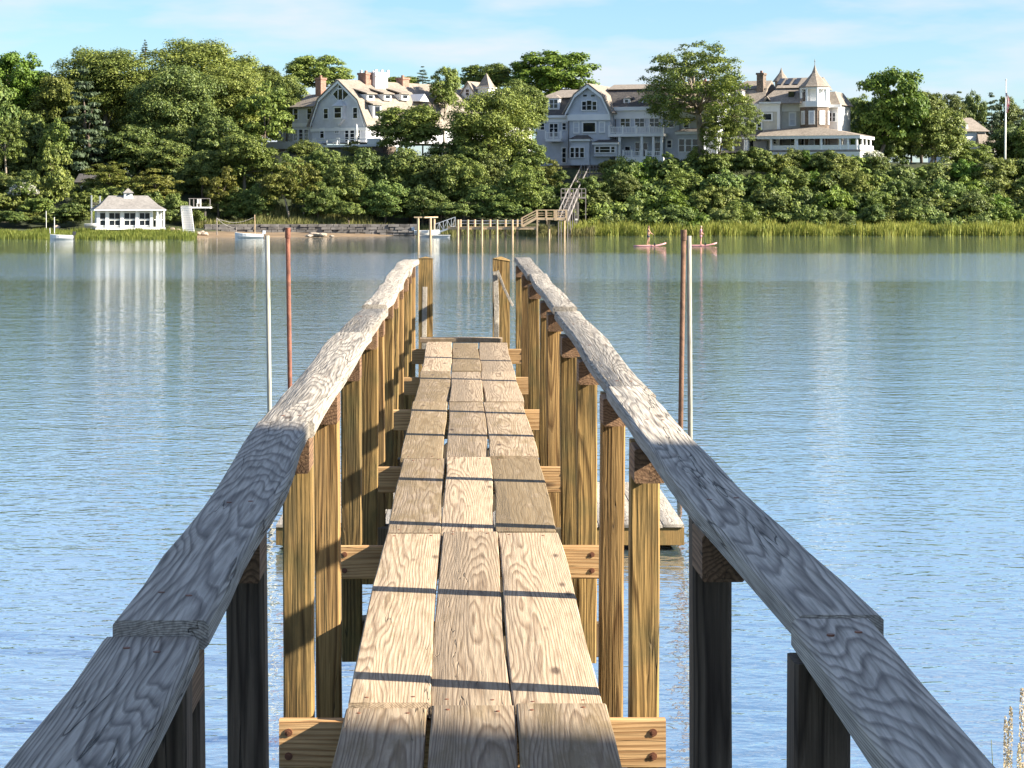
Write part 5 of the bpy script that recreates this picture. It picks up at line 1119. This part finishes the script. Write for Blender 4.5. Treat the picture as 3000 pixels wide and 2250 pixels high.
# ------------------------------------------------------------------ things along the far shore
def stakes(px, y0, y1, Y, label, r=.05, mat='grey_wood', group=None):
    a = P(px, y0, Y); tag(MB().tube([(a.x, Y, ground(a.x, Y)-.6), (a.x+.02, Y, (a.z+0)/2), (a.x, Y, a.z)], [r, r, r*.9], 8).build('stake', M[mat], None, origin=(a.x, Y, 0)), label, 'stake', group)
stakes(135, 618, 666, 252, 'thin pale stake at the back of the left marsh', .04, 'white'); stakes(159, 636, 700, 242, 'pale stake standing right beside the white rowing boat', .045, 'white'); stakes(146, 668, 700, 241, 'short stake at the bow of the white rowing boat', .04, 'white')
stakes(635, 638, 682, 252, 'left clothes-line post on the little beach', .06, 'grey_wood'); stakes(746, 629, 684, 252, 'tall post with a white top behind the beached skiff', .06, 'pier_wood'); stakes(692, 666, 682, 252, 'short stake under the sagging ropes', .04, 'grey_wood')
for (s0, s1, k) in ((0, .9, 0), (.25, 1.5, 1)):
    a = P(635, 640, 252); b = P(746, 636, 252) if k == 0 else P(692, 668, 252); pts = []
    for i in range(13): f = i/12; q = a.lerp(b, f); q.z -= math.sin(f*math.pi)*(.55 if k == 0 else .25); pts.append(q)
    tag(MB().tube(pts, .022, 5).build('rope', M['rope'], None, origin=a), 'pale rope sagging between the beach posts' if k == 0 else 'rope dropping from the left beach post to the short stake', 'rope')
# rowing boat, skiff, dinghy
def boat(name, label, px, py, Y, L_, B, Hh, yaw, motor='motor', hull='hull', prow=.25):
    c = P(px, py, Y); c.z = max(c.z, 0.0); t = thing(name, label, 'boat', c); m = MB(); n = 9; cs, sn = math.cos(yaw), math.sin(yaw)
    def Q(x, y, z): return (c.x+x*cs-y*sn, c.y+x*sn+y*cs, c.z+z)
    st = []
    for i in range(n):
        f = i/(n-1); w = B/2*(1-max(0, (f-.45)/.55)**2.2*.96)*(.86+.14*min(1, f*3)); sh = Hh*(1+prow*f*f); kz = -.08+.10*f**4
        st.append([(-w, sh), (-w*.9, sh*.45), (-w*.45, kz+.02), (0, kz), (w*.45, kz+.02), (w*.9, sh*.45), (w, sh)])
    for thick, dz in ((0, 0),):
        for i in range(n):
            x = -L_/2+L_*i/(n-1)
            for y, z in st[i]: m.v.append(Q(x, y, z))
        for i in range(n-1):
            for k in range(6): m.f.append((i*7+k, (i+1)*7+k, (i+1)*7+k+1, i*7+k+1))
        m.f.append(tuple(range(7)))
    h = m.build('hull', M[hull], t, smooth=False)
    sol = h.modifiers.new('thickness', 'SOLIDIFY'); sol.thickness = .05
    g = MB(); g.tube([Q(-L_/2+L_*i/(n-1), st[i][0][0], st[i][0][1]) for i in range(n)]+[Q(-L_/2+L_*i/(n-1), st[i][6][0], st[i][6][1]) for i in range(n-1, -1, -1)], .04, 5); g.build('gunwale', M[hull], t)
    for f in (.3, .6):
        x = -L_/2+L_*f; s = MB(); s.hexa([Q(x-.15,-B*.42,Hh*.72), Q(x+.15,-B*.42,Hh*.72), Q(x+.15,B*.42,Hh*.72), Q(x-.15,B*.42,Hh*.72), Q(x-.15,-B*.42,Hh*.78), Q(x+.15,-B*.42,Hh*.78), Q(x+.15,B*.42,Hh*.78), Q(x-.15,B*.42,Hh*.78)]); s.build('thwart', M['boat_in'], t)
    if motor:
        s = MB(); x = -L_/2-.12; s.hexa([Q(x-.2,-.15,Hh+.05), Q(x+.14,-.15,Hh+.05), Q(x+.14,.15,Hh+.05), Q(x-.2,.15,Hh+.05), Q(x-.26,-.13,Hh+.42), Q(x+.08,-.13,Hh+.45), Q(x+.08,.13,Hh+.45), Q(x-.26,.13,Hh+.42)])
        mo = s.build('outboard_motor', M[motor], t); MB().tube([Q(x-.05,0,Hh+.05), Q(x-.02,0,-.25)], .06, 6).build('leg', M['motor_dark'], mo)
    return t
boat('rowing_boat', 'small white rowing boat with outboard in front of the left marsh', 180, 703, 234.2, 2.35, 1.05, .46, math.pi+.28, 'motor_dark')
boat('skiff', 'white skiff with grey outboard pulled up on the little beach', 729, 698.5, 243, 3.05, 1.2, .42, math.pi+.26, 'motor', prow=.5)
# rocks
rr_ = random.Random(8)
def rock(px, py, Y, sx, sz, label, group=None):
    c = P(px, py, Y); bm = bmesh.new(); bmesh.ops.create_icosphere(bm, subdivisions=2, radius=1)
    for v in bm.verts: v.co *= 1+rr_.uniform(-.16,.16); v.co.x *= sx; v.co.y *= sx*.7; v.co.z *= sz
    me = bpy.data.meshes.new('rock'); bm.to_mesh(me); bm.free(); me.materials.append(M['rock']); o = bpy.data.objects.new('rock', me); COL.objects.link(o); o.location = (c.x, Y, c.z); tag(o, label, 'rock', group)
rock(922, 688, 248, .95, .28, 'largest tan boulder on the sand spit below the seawall'); rock(945, 688, 247.6, .55, .24, 'tan boulder touching the right side of the largest one'); rock(905, 691, 247, .5, .16, 'low flat rock left of the largest boulder'); rock(972, 692, 247, .3, .14, 'small rock at the right end of the sand spit')
for i, (px, py, s) in enumerate(((505,672,.35), (510,680,.30), (520,676,.42), (528,682,.26), (582,684,.40), (592,680,.30), (600,686,.45))): rock(px, py, 249.5, s, s*.6, ['leftmost','second from the left','third from the left','fourth from the left','fifth from the left','sixth from the left','rightmost'][i]+' of the pale boulders at the foot of the white stairs', 'boulders at the white stairs')
rock(166, 667, 253, .45, .3, 'pale round boulder behind the left marsh')
t = boat('upturned_dinghy', 'small upturned dinghy stored left of the pavilion', 268, 664, 247, 1.5, .7, .3, 0, None, 'boat_in')
# seawall of laid stones behind the beach
sw = thing('seawall', 'low dark stone seawall behind the little beach', 'seawall', (P(900, 680, 258).x, 258, .3))
pz_ = [(600, 661), (760, 661), (1000, 661), (1215, 664)]
row_h = .33
for r_ in range(4):
    px = 596+rr_.uniform(0,10)
    while px < 1216:
        w = rr_.uniform(14, 34); x0 = (px-CX)*258/F; x1 = (px+w-CX)*258/F; z0 = .05+r_*row_h; y = 258+rr_.uniform(-.12,.12)+.06*r_; q = .05
        m = MB(); j = lambda: rr_.uniform(-.05,.05)
        m.hexa([(x0+.02,y+j(),z0+.01),(x1-.02,y+j(),z0+.01),(x1-.02,y+.7,z0+.01),(x0+.02,y+.7,z0+.01),(x0+.05+j(),y+.06,z0+row_h-.02+j()*.6),(x1-.05+j(),y+.06,z0+row_h-.02+j()*.6),(x1-.02,y+.7,z0+row_h-.02),(x0+.02,y+.7,z0+row_h-.02)])
        m.build('stone', M['wall_stone'], sw); px += w
MB().box((596-CX)*258/F, (1218-CX)*258/F, 258.35, 258.9, -.3, .05+4*row_h-.06).build('core', M['wall_stone'], sw)
# white stairs with landing left of the beach
st = thing('white_stairs', 'straight white wooden stairs climbing from the beach into the wood', 'stairs', (P(553, 680, 248).x, 248, .4))
n = 16; wdt = .58
for i in range(n):
    f = i/(n-1); a = P(553.5-10.5*f, 680-77*f, 248+13*f); MB().box(a.x-wdt, a.x+wdt, a.y-.02, a.y+.62, a.z-.05, a.z).build('tread', M['white'], st); MB().box(a.x-wdt+.02, a.x+wdt-.02, a.y+.05, a.y+.09, a.z-.20, a.z-.053).build('riser', M['white'], st)
for s in (-1, 1):
    a = P(553.5, 680, 248); b = P(543, 603, 261); MB().bar((a.x+s*(wdt+.04), a.y, a.z-.2), (b.x+s*(wdt+.04), b.y+.6, b.z-.2), .06, .30).build('stringer', M['white'], st)
a = P(553, 606, 262); b = P(615, 606, 262)
MB().box(a.x-.4, b.x, 261.7, 264.2, a.z-.18, a.z).build('landing', M['white'], st)
for px in (556, 568, 584, 616): q = P(px, 606, 262); MB().box(q.x-.05, q.x+.05, 261.75, 261.85, a.z+.003, a.z+.95).build('rail_post', M['grey_wood'], st)
MB().box(a.x, b.x, 261.76, 261.84, a.z+.953, a.z+1.03).build('hand_rail', M['grey_wood'], st)
for px in (556, 600): q = P(px, 606, 263); MB().box(q.x-.08, q.x+.08, 263.5, 263.66, ground(q.x, 263)-.3, a.z-.183).build('pile', M['grey_wood'], st)
q = P(583, 605, 263); ch = thing('white_chair', 'white chair on the landing above the white stairs', 'chair', (q.x, 263, a.z))
MB().box(q.x-.25, q.x+.25, 262.75, 263.25, a.z+.38, a.z+.44).build('seat', M['white'], ch); MB().box(q.x-.25, q.x+.25, 263.2, 263.26, a.z+.443, a.z+.95).build('backrest', M['white'], ch)
for dx in (-.22, .22):
    for dy in (-.22, .22): MB().box(q.x+dx-.03, q.x+dx+.03, 263+dy-.03, 263+dy+.03, a.z+.002, a.z+.377).build('leg', M['white'], ch)
# path stairs left behind the pavilion
gs = thing('path_stairs', 'grey wooden steps with posts behind the left corner of the pavilion', 'stairs', (P(280, 610, 258).x, 258, 1.5))
for i in range(7): q = P(281, 612-6*i, 257+1.2*i); MB().box(q.x-.45, q.x+.45, q.y, q.y+.9, q.z-.08, q.z).build('tread', M['grey_wood'], gs)
for px, y0, y1 in ((268,572,614), (293,574,596)): q = P(px, y1, 257); MB().box(q.x-.07, q.x+.07, 257, 257.14, min(q.z, ground(q.x, 257)), P(px, y0, 257).z).build('post', M['metal'], gs)

# ---- far pier with landing, gangway and raft
fp = thing('far_pier', 'timber pier on piles with cable rails on the far shore', 'pier', (P(1450, 696, 247).x, 247, 0))
Yf, Yb = 247.0, 248.5
za = P(0, 664.5, Yf).z; zr = P(0, 644, Yf).z
def X(px, Y=247.0): return (px-CX)*Y/F
n = 26; xa, xb = X(1312), X(1573)
for i in range(n): a = xa+(xb-xa)*i/n; MB().box(a+.01, a+(xb-xa)/n-.01, Yf-.1, Yb+.1, za-.06, za).build('deck_board', M['pier_wood'], fp)
for y in (Yf-.06, Yb+.02): MB().box(xa, xb, y, y+.06, za-.30, za-.063).build('side_beam', M['pier_wood'], fp)
for px in (1341.5, 1370.6, 1411.7, 1456, 1501): MB().tube([(X(px), Yf-.2, -.8), (X(px), Yf-.2, zr+.02)], .13, 8).build('pile', M['pier_wood'], fp)
for px in (1349, 1391, 1436, 1481, 1515.5): MB().tube([(X(px, Yb), Yb+.22, -.8), (X(px, Yb), Yb+.22, zr+.02)], .13, 8).build('pile', M['pier_wood'], fp)
for y in (Yf-.2, Yb+.22):
    for z in (zr-.12, zr-.42): MB().tube([(X(1341), y, z), (X(1528), y, z)], .02, 5).build('cable', M['cable'], fp)
for p0, p1 in ((1341.5, 1370.6), (1370.6, 1411.7), (1411.7, 1456), (1456, 1501)):
    MB().bar((X(p0)+.2, Yf+.5, za-.35), (X(p1)-.2, Yf+.5, .15), .10, .05).build('brace', M['pier_wood'], fp); MB().bar((X(p1)-.2, Yf+.6, za-.35), (X(p0)+.2, Yf+.6, .15), .10, .05).build('brace', M['pier_wood'], fp)
zl = P(0, 638, Yf).z; zlr = P(0, 617, Yf).z
MB().box(X(1571), X(1661), Yf-.1, Yb+.3, zl-.24, zl).build('landing', M['pier_wood'], fp)
for px in (1574, 1601, 1626, 1631, 1660):
    for y in (Yf-.05, Yb+.2): MB().box(X(px)-.08, X(px)+.08, y-.08, y+.08, (-.6 if px in (1574,) else zl-.3), zlr).build('post', M['pier_wood'], fp)
for px in (1610, 1655): MB().tube([(X(px), Yb, -.2), (X(px), Yb, zl-.243)], .12, 8).build('pile', M['pier_wood'], fp)
for y in (Yf-.05, Yb+.2):
    MB().box(X(1571), X(1662), y-.07, y+.07, zlr+.003, zlr+.09).build('hand_rail', M['pier_wood'], fp)
    for z in (zl+.25, zl+.5): MB().box(X(1574), X(1660), y-.02, y+.02, z, z+.05).build('rail_slat', M['pier_wood'], fp)
x0s, x1s = X(1532), X(1572)
for i in range(6): f = i/5; MB().box(x0s+(x1s-x0s)*f-.13, x0s+(x1s-x0s)*f+.16, Yf-.05, Yb+.15, za+(zl-za)*f+.02, za+(zl-za)*f+.07).build('tread', M['pier_wood'], fp)
for y in (Yf-.12, Yb+.22):
    MB().bar((x0s-.1, y, za+.05), (x1s, y, zl-.02), .06, .26).build('stringer', M['pier_wood'], fp); MB().bar((x0s-.1, y, za+.98), (x1s, y, zlr+.02), .09, .09).build('hand_rail', M['pier_wood'], fp)
    MB().box(x0s-.18, x0s-.02, y-.08, y+.08, za, za+1.0).build('post', M['pier_wood'], fp)
    for k in (1, 2): MB().bar((x0s-.1, y, za+.98-.28*k), (x1s, y, zlr-.28*k), .03, .05).build('rail_slat', M['pier_wood'], fp)
gw = thing('gangway', 'white metal truss gangway sloping from the far pier down to the raft', 'gangway', (X(1300), 247.7, .3))
g0, g1 = Vector((X(1275), 0, P(0, 684, Yf).z)), Vector((X(1334), 0, za+.05))
for y in (247.25, 248.15):
    a, b = g0+Vector((0,y,0)), g1+Vector((0,y,0)); up = Vector((0,0,1.05))
    MB().bar(a, b, .07, .16).build('bottom_chord', M['metal'], gw); MB().bar(a+up, b+up, .07, .07).build('top_chord', M['metal'], gw)
    for i in range(6): q = a.lerp(b, i/5); MB().bar(q, q+up, .05).build('upright', M['metal'], gw)
    for i in range(5): q, q2 = a.lerp(b, i/5), a.lerp(b, (i+1)/5); MB().bar(q+(up if i % 2 else Vector()), q2+(Vector() if i % 2 else up), .035).build('diagonal', M['metal'], gw)
MB().hexa([(g0.x,247.27,g0.z+.06),(g1.x,247.27,g1.z+.06),(g1.x,248.13,g1.z+.06),(g0.x,248.13,g0.z+.06),(g0.x,247.27,g0.z+.10),(g1.x,247.27,g1.z+.10),(g1.x,248.13,g1.z+.10),(g0.x,248.13,g0.z+.10)]).build('walkway', M['metal'], gw)
rf = thing('raft', 'low white raft at the foot of the far gangway', 'raft', (X(1270), 247, 0))
MB().box(X(1225), X(1318), 246.6, 249.4, -.15, .22).build('pontoon', M['boat_in'], rf)
for i in range(12): a = X(1223)+(X(1320)-X(1223))*i/12; MB().box(a+.015, a+(X(1320)-X(1223))/12-.015, 246.5, 249.5, .223, .28).build('plank', M['white'], rf)
for px, y0, y in ((1225, 638, 246.4), (1261, 638, 246.4), (1272, 638, 249.6)):
    q = P(px, y0, y); tag(MB().tube([(q.x, y, -1), (q.x, y, q.z)], .14, 8).build('pile', M['pier_wood'], None, origin=(q.x, y, 0)), {1225: 'leftmost tall timber pile at the raft of the far pier', 1261: 'tall timber pile in the middle of the raft of the far pier', 1272: 'tall timber pile nearest the white gangway'}[px], 'pile')
for p0, p1, y in ((1213, 1237, 246.4), (1243, 1281, 248.0)):
    z = P(0, 636.5, y).z; tag(MB().bar((X(p0, y), y-(.0 if p0 < 1220 else 1.6), z), (X(p1, y), y+(.0 if p0 < 1220 else 1.6), z), .16, .14).build('pile_beam', M['pier_wood'], None, origin=(X(p0, y), y, z)), 'short timber crossbar on the leftmost raft pile' if p0 < 1220 else 'timber crossbar joining the two right raft piles', 'beam')
boat('dinghy', 'white inflatable dinghy with outboard lying on the raft of the far pier', 1252, 685.5, 247.2, 2.9, 1.2, .36, 0.10, 'motor')
# reading marks: small white notice by the reeds
q = P(1688, 643, 262); sg = thing('small_sign', 'small blank white notice board on a stake by the reeds', 'sign', (q.x, 262, ground(q.x, 262)))
MB().box(q.x-.18, q.x+.18, 261.95, 262, q.z-.10, q.z+.10).build('board', M['white'], sg); MB().tube([(q.x, 262.03, ground(q.x,262)-.2), (q.x, 262.03, q.z)], .03, 6).build('stake', M['grey_wood'], sg)
# ---- grey stairs zig-zagging up the bank to the blue-grey house
hs = thing('hillside_stairs', 'grey weathered wooden stairs climbing the bank to the blue-grey house', 'stairs', (X(1650, 252), 252, 1.5))
fl_ = [((1650, 645, 249.5), (1678, 578, 266)), ((1682, 575, 268), (1716, 506, 288))]
for (p0, p1) in fl_:
    A, B = P(*p0), P(*p1); n = 15
    for i in range(n+1): q = A.lerp(B, i/n); MB().box(q.x-.48, q.x+.48, q.y-.1, q.y+(B.y-A.y)/n*.8, q.z-.06, q.z).build('tread', M['grey_wood'], hs)
    for s in (-.52, .52):
        MB().bar((A.x+s, A.y, A.z-.12), (B.x+s, B.y, B.z-.12), .06, .28).build('stringer', M['grey_wood'], hs); MB().bar((A.x+s, A.y, A.z+1.0), (B.x+s, B.y, B.z+1.0), .09, .10).build('hand_rail', M['grey_wood'], hs)
        for i in range(5): q = A.lerp(B, i/4); MB().box(q.x+s-.06, q.x+s+.06, q.y-.06, q.y+.06, min(q.z-1.2, ground(q.x, q.y)), q.z+1.0).build('post', M['grey_wood'], hs)
for x0, x1, y1, Y in ((1644, 1716, 577, 267), (1712, 1764, 506, 289)):
    a, b = P(x0, y1, Y), P(x1, y1, Y); MB().box(a.x, b.x, Y, Y+1.6, a.z-.2, a.z).build('landing', M['grey_wood'], hs)
    MB().box(a.x, b.x, Y, Y+.06, a.z+.95, a.z+1.05).build('hand_rail', M['grey_wood'], hs)
    n = 6
    for i in range(n+1): xx = a.x+(b.x-a.x)*i/n; MB().box(xx-.05, xx+.05, Y+.002, Y+.09, min(a.z-1.5, ground(xx, Y)) if i in (0, n) else a.z+.003, a.z+.95).build('post', M['grey_wood'], hs)
    MB().box(a.x, b.x, Y+.01, Y+.05, a.z+.45, a.z+.53).build('rail_slat', M['grey_wood'], hs)
# ---- flagpole
q = P(2945, 485, 288); fpz = ground(q.x, 288); tp = P(2945, 236, 288); ft = thing('flagpole', 'tall white flagpole with a limp red and white flag at the right edge', 'flagpole', (q.x, 288, fpz))
MB().tube([(q.x-.05, 288, fpz-.3), (q.x+.02, 288, (fpz+tp.z)/2), (q.x+.10, 288, tp.z)], [.16,.13,.07], 10).build('pole', M['white'], ft, smooth=True)
MB().lathe((q.x+.10, 288, tp.z), [(.02,0), (.12,.06), (.12,.14), (.02,.22)], 8).build('finial', M['white'], ft)
fm, fnt, fN, fL, fb = newmat('striped_flag'); fc = fN.new('ShaderNodeTexCoord'); fs = fN.new('ShaderNodeSeparateXYZ'); fL.new(fc.outputs['Generated'], fs.inputs[0])
st_ = math_(fN, fL, 'GREATER_THAN', math_(fN, fL, 'FRACT', math_(fN, fL, 'ADD', math_(fN, fL, 'MULTIPLY', fs.outputs['X'], 2.5), math_(fN, fL, 'MULTIPLY', fs.outputs['Z'], 1.2))), .5)
fL.new(mixc(fN, fL, st_, (.55,.05,.06), (.75,.74,.72)), fb.inputs['Base Color']); fb.inputs['Roughness'].default_value = .8
m = MB(); z1, z0 = P(0, 268, 288).z, P(0, 330, 288).z; nn = 8; rows = 7
for r_ in range(rows+1):
    f = r_/rows
    for i in range(nn+1): g = i/nn; w = .18+.42*math.sin(min(1, f*1.3)*math.pi*.55); m.v.append((q.x+.13+g*w*(.7+.3*math.sin(f*5)), 288+.13*math.sin(g*9+f*2), z1-(z1-z0)*f-.25*g*(1-f)))
for r_ in range(rows):
    for i in range(nn): m.f.append((r_*(nn+1)+i, (r_+1)*(nn+1)+i, (r_+1)*(nn+1)+i+1, r_*(nn+1)+i+1))
m.build('flag', fm, ft, smooth=True)

# ------------------------------------------------------------------ paddlers
def skinned(name, chains, mat, parent, org, root=0, sub=2):
    """chains: lists of (x,y,z,r); vertices at the same place are shared"""
    me = bpy.data.meshes.new(name); bm = bmesh.new(); lay = bm.verts.layers.skin.verify(); key = {}
    for ch in chains:
        prev = None
        for (x, y, z, r) in ch:
            k = (round(x,3), round(y,3), round(z,3))
            if k not in key: v = bm.verts.new((x,y,z)); v[lay].radius = (r, r); v[lay].use_root = len(key) == root; key[k] = v
            v = key[k]
            if prev is not None and prev is not v and bm.edges.get((prev, v)) is None: bm.edges.new((prev, v))
            prev = v
    bm.to_mesh(me); bm.free(); ob = bpy.data.objects.new(name, me); COL.objects.link(ob); ob.parent = parent; me.materials.append(mat)
    sk = ob.modifiers.new('skin', 'SKIN'); sk.use_smooth_shade = True; sb = ob.modifiers.new('sub', 'SUBSURF'); sb.levels = sub; sb.render_levels = sub
    return ob
def board(px, py, Y, yaw, label):
    c = P(px, py, Y); t = thing('paddleboard', label, 'paddleboard', (c.x, Y, 0)); n = 17; cs, sn = math.cos(yaw), math.sin(yaw); L_ = 3.1
    for nm, zt, zb, sc_, mt in (('hull', .11, -.03, 1.0, 'board_pink'), ('deck_pad', .124, .112, .72, 'board_deck')):
        m = MB(); rows = []
        for i in range(n):
            f = i/(n-1); x = (-L_/2+L_*f)*(1 if nm == 'hull' else .7); w = .38*sc_*(1-abs(2*f-1)**3.2)**.6+.004; k = (.26*max(0, f-.62)**1.5/.23 if nm == 'hull' else .05*max(0, f-.75))
            for y, z in ((-w, (zt+zb)/2), (-w*.8, zb), (w*.8, zb), (w, (zt+zb)/2), (w*.86, zt), (-w*.86, zt)): m.v.append((c.x+x*cs-y*sn, Y+x*sn+y*cs, z+k))
        for i in range(n-1):
            for j in range(6): m.f.append((i*6+j, (i+1)*6+j, (i+1)*6+(j+1) % 6, i*6+(j+1) % 6))
        m.f.append(tuple(range(6))); m.f.append(tuple((n-1)*6+j for j in range(5, -1, -1)))
        m.build(nm, M[mt], t, smooth=True)
    MB().hexa([(c.x-1.2*cs, Y-.01, -.2), (c.x-1.0*cs, Y-.01, -.2), (c.x-1.0*cs, Y+.01, -.2), (c.x-1.2*cs, Y+.01, -.2), (c.x-1.3*cs, Y-.01, -.02), (c.x-1.0*cs, Y-.01, -.02), (c.x-1.0*cs, Y+.01, -.02), (c.x-1.3*cs, Y+.01, -.02)]).build('fin', M['motor_dark'], t)
    return c
YA = 205.0
c1 = board(1904, 722, YA, .10, 'left pink paddleboard carrying the paddler in dark shorts'); c2 = board(2052, 720, YA+1, -.06, 'right pink paddleboard partly behind the mooring pole')
def person(name, label, base, pose, hair, top, short, yaw):
    t = thing('person', label, 'person', base); t.rotation_euler = (0, 0, yaw)
    s = 1.04; S = lambda ch: [(x*s, y*s, z*s, r*s) for x, y, z, r in ch]
    hipL, hipR = (0,.10,.90,.095), (0,-.10,.90,.095); pel = (0,0,.95,.125); ch = (pose['ch'], 0, 1.28, .135); nk = (pose['ch']*1.15, 0, 1.46, .055); hd = (pose['ch']*1.2+.01, 0, 1.60, .085); hd2 = (pose['ch']*1.2, 0, 1.69, .07)
    kneeL, kneeR = pose['kL'], pose['kR']; footL, footR = pose['fL'], pose['fR']
    chains = [[pel, (pose['ch']*.5,0,1.10,.115), ch, nk, (hd[0], 0, 1.55, .075), hd, hd2]]
    for hp, kn, ft_ in ((hipL, kneeL, footL), (hipR, kneeR, footR)): chains.append([pel, hp, kn, (ft_[0], ft_[1], .09, .036), (ft_[0]+.05, ft_[1], .035, .036), (ft_[0]+.16, ft_[1], .03, .028)])
    for sy, arm in ((1, pose['aL']), (-1, pose['aR'])):
        sh = (ch[0], sy*.19, 1.37, .055); e, h = arm; hdir = Vector(h)-Vector(e); hdir.normalize()
        chains.append([ch, sh, (*e, .040), (*h, .027)])
        palm = Vector(h)+hdir*.06; chains.append([(*h, .027), (palm.x, palm.y, palm.z, .030)])
        for k in range(4):   # four fingers curling, thumb from the side
            o = Vector((0, (k-1.5)*.018, 0)); b1 = palm+o+hdir*.03; b2 = b1+hdir*(.03+.006*(1.5-abs(k-1.5)))+Vector((0,0,-.012)); b3 = b2+hdir*.012+Vector((0,0,-.024))
            chains.append([(palm.x, palm.y, palm.z, .030), (b1.x, b1.y, b1.z, .009), (b2.x, b2.y, b2.z, .008), (b3.x, b3.y, b3.z, .007)])
        th = Vector(h)+hdir*.02+Vector((0, -sy*.035, .005)); th2 = th+hdir*.035+Vector((0, -sy*.01, -.01)); chains.append([(*h, .027), (th.x, th.y, th.z, .010), (th2.x, th2.y, th2.z, .009)])
    skinned('body', [S(c) for c in chains], M['skin'], t, base)
    # face: nose, ears, eyes, mouth
    hx, hz = hd[0]*s, 1.63*s
    f = MB(); f.add([(hx+.085,-.012,hz), (hx+.085,.012,hz), (hx+.112,0,hz-.022), (hx+.082,0,hz+.03)], [(0,1,2),(1,3,2),(3,0,2)]); f.box(hx-.012, hx+.018, .082, .094, hz-.02, hz+.03); f.box(hx-.012, hx+.018, -.094, -.082, hz-.02, hz+.03)
    o = bpy.data.objects.new('nose_and_ears', None); 
    bpy.data.objects.remove(o)
    me = bpy.data.meshes.new('face'); me.from_pydata(f.v, [], f.f); me.materials.append(M['skin']); o = bpy.data.objects.new('face', me); COL.objects.link(o); o.parent = t
    f = MB(); [f.box(hx+.076, hx+.088, y-.010, y+.010, hz+.012, hz+.022) for y in (-.032,.032)]; f.box(hx+.070, hx+.086, -.022, .022, hz-.050, hz-.044)
    me = bpy.data.meshes.new('eyes_and_mouth'); me.from_pydata(f.v, [], f.f); me.materials.append(M['hair_dark']); o = bpy.data.objects.new('eyes_and_mouth', me); COL.objects.link(o); o.parent = t
    hm = MB(); hm.lathe((hx-.016, 0, hz), [(.088,-.06), (.100,-.01), (.100,.05), (.075,.095), (.03,.115)], 12)
    me = bpy.data.meshes.new('hair'); me.from_pydata(hm.v, [], hm.f); me.materials.append(hair); me.polygons.foreach_set('use_smooth', [True]*len(me.polygons)); o = bpy.data.objects.new('hair', me); COL.objects.link(o); o.parent = t
    leg = lambda hp, kn, f: [(hp[0], hp[1], hp[2], .115), (hp[0]+(kn[0]-hp[0])*f, hp[1]+(kn[1]-hp[1])*f, hp[2]+(kn[2]-hp[2])*f, .095)]
    skinned('shorts', [S([(0,0,1.0,.135), (0,0,.95,.140), hipL[:3]+(.118,)]+leg(hipL, kneeL, .62)[1:]), S([(0,0,.95,.140), hipR[:3]+(.118,)]+leg(hipR, kneeR, .62)[1:])], short, t, base)
    if top is not None:
        skinned('shirt', [S([(0,0,.93,.140), (pose['ch']*.5,0,1.10,.128), (ch[0],0,1.28,.150), (nk[0],0,1.42,.075)])]+[S([(ch[0],0,1.28,.150), (ch[0], sy*.19, 1.37, .068), (ch[0]+(pose['aL' if sy > 0 else 'aR'][0][0]-ch[0])*.55, sy*.19+(pose['aL' if sy > 0 else 'aR'][0][1]-sy*.19)*.55, 1.37+(pose['aL' if sy > 0 else 'aR'][0][2]-1.37)*.55, .055)]) for sy in (1, -1)], top, t, base)
    return t
poseA = dict(ch=.02, kL=(-.01,.12,.50,.055), kR=(.03,-.12,.50,.055), fL=(-.10,.13), fR=(.00,-.13), aL=((.10,.25,1.12), (.34,.10,1.02)), aR=((.16,-.24,1.10), (.40,-.06,.98)))
poseB = dict(ch=.01, kL=(.03,.11,.50,.055), kR=(.00,-.11,.50,.055), fL=(.02,.13), fR=(-.07,-.13), aL=((-.02,.26,1.10), (.16,.16,1.05)), aR=((.02,-.27,1.08), (.20,-.12,1.00)))
person('person', 'paddler in dark shorts reaching forward on the left pink board', (c1.x-.15, YA, .122), poseA, M['hair_dark'], None, M['shorts'], .10)
person('person', 'paddler in a pink shirt standing upright on the right pink board', (c2.x+.05, YA+1, .122), poseB, M['hair'], M['pink_cloth'], M['pink_cloth'], -.06)
for b0, pre, lab in (((c1.x-.15, YA), poseA, 'dark paddle held by the paddler in dark shorts'), ((c2.x+.05, YA+1), poseB, 'dark paddle held by the paddler in the pink shirt')):
    h = pre['aR'][1]; a = Vector((b0[0]+h[0]*1.04+.03, b0[1]+h[1]*1.04-.02, .122+h[2]*1.04)); d = Vector((.10, -.34, -1.0)).normalized()
    t = thing('paddle', lab, 'paddle', (a.x, a.y, 0)); MB().tube([a-d*.55, a+d*1.15], .014, 6).build('shaft', M['motor_dark'], t); MB().tube([a-d*.55+Vector((-.06,0,0)), a-d*.55+Vector((.06,0,0))], .016, 6).build('grip', M['motor_dark'], t)
    e = a+d*1.12; MB().hexa([e+Vector((-.09,0,-.02)), e+Vector((.09,0,-.02)), e+Vector((.09,.02,-.02)), e+Vector((-.09,.02,-.02)), e+Vector((-.05,0,.25)), e+Vector((.05,0,.25)), e+Vector((.05,.02,.25)), e+Vector((-.05,.02,.25))]).build('blade', M['motor_dark'], t)

PHRASE = {G1: 'of the leafy trees in the left wood', G2: 'of the small trees on the slope below the grey house', G3: 'of the trees on the dark slope behind the far pier', G4: 'of the dark evergreens on the far right skyline',
          'shrubs around the pavilion': 'of the leafy shrubs around the pavilion', 'shrubs beside the hillside stairs': 'of the dark shrubs beside the hillside stairs', 'trees standing behind the right bank': 'of the trees standing behind the right bank'}
for g, ph in PHRASE.items():
    for i, (px, t) in enumerate(sorted(GROUPED[g], key=lambda e: e[0])): t['label'] = '%s from the left %s' % (ORD[i], ph)
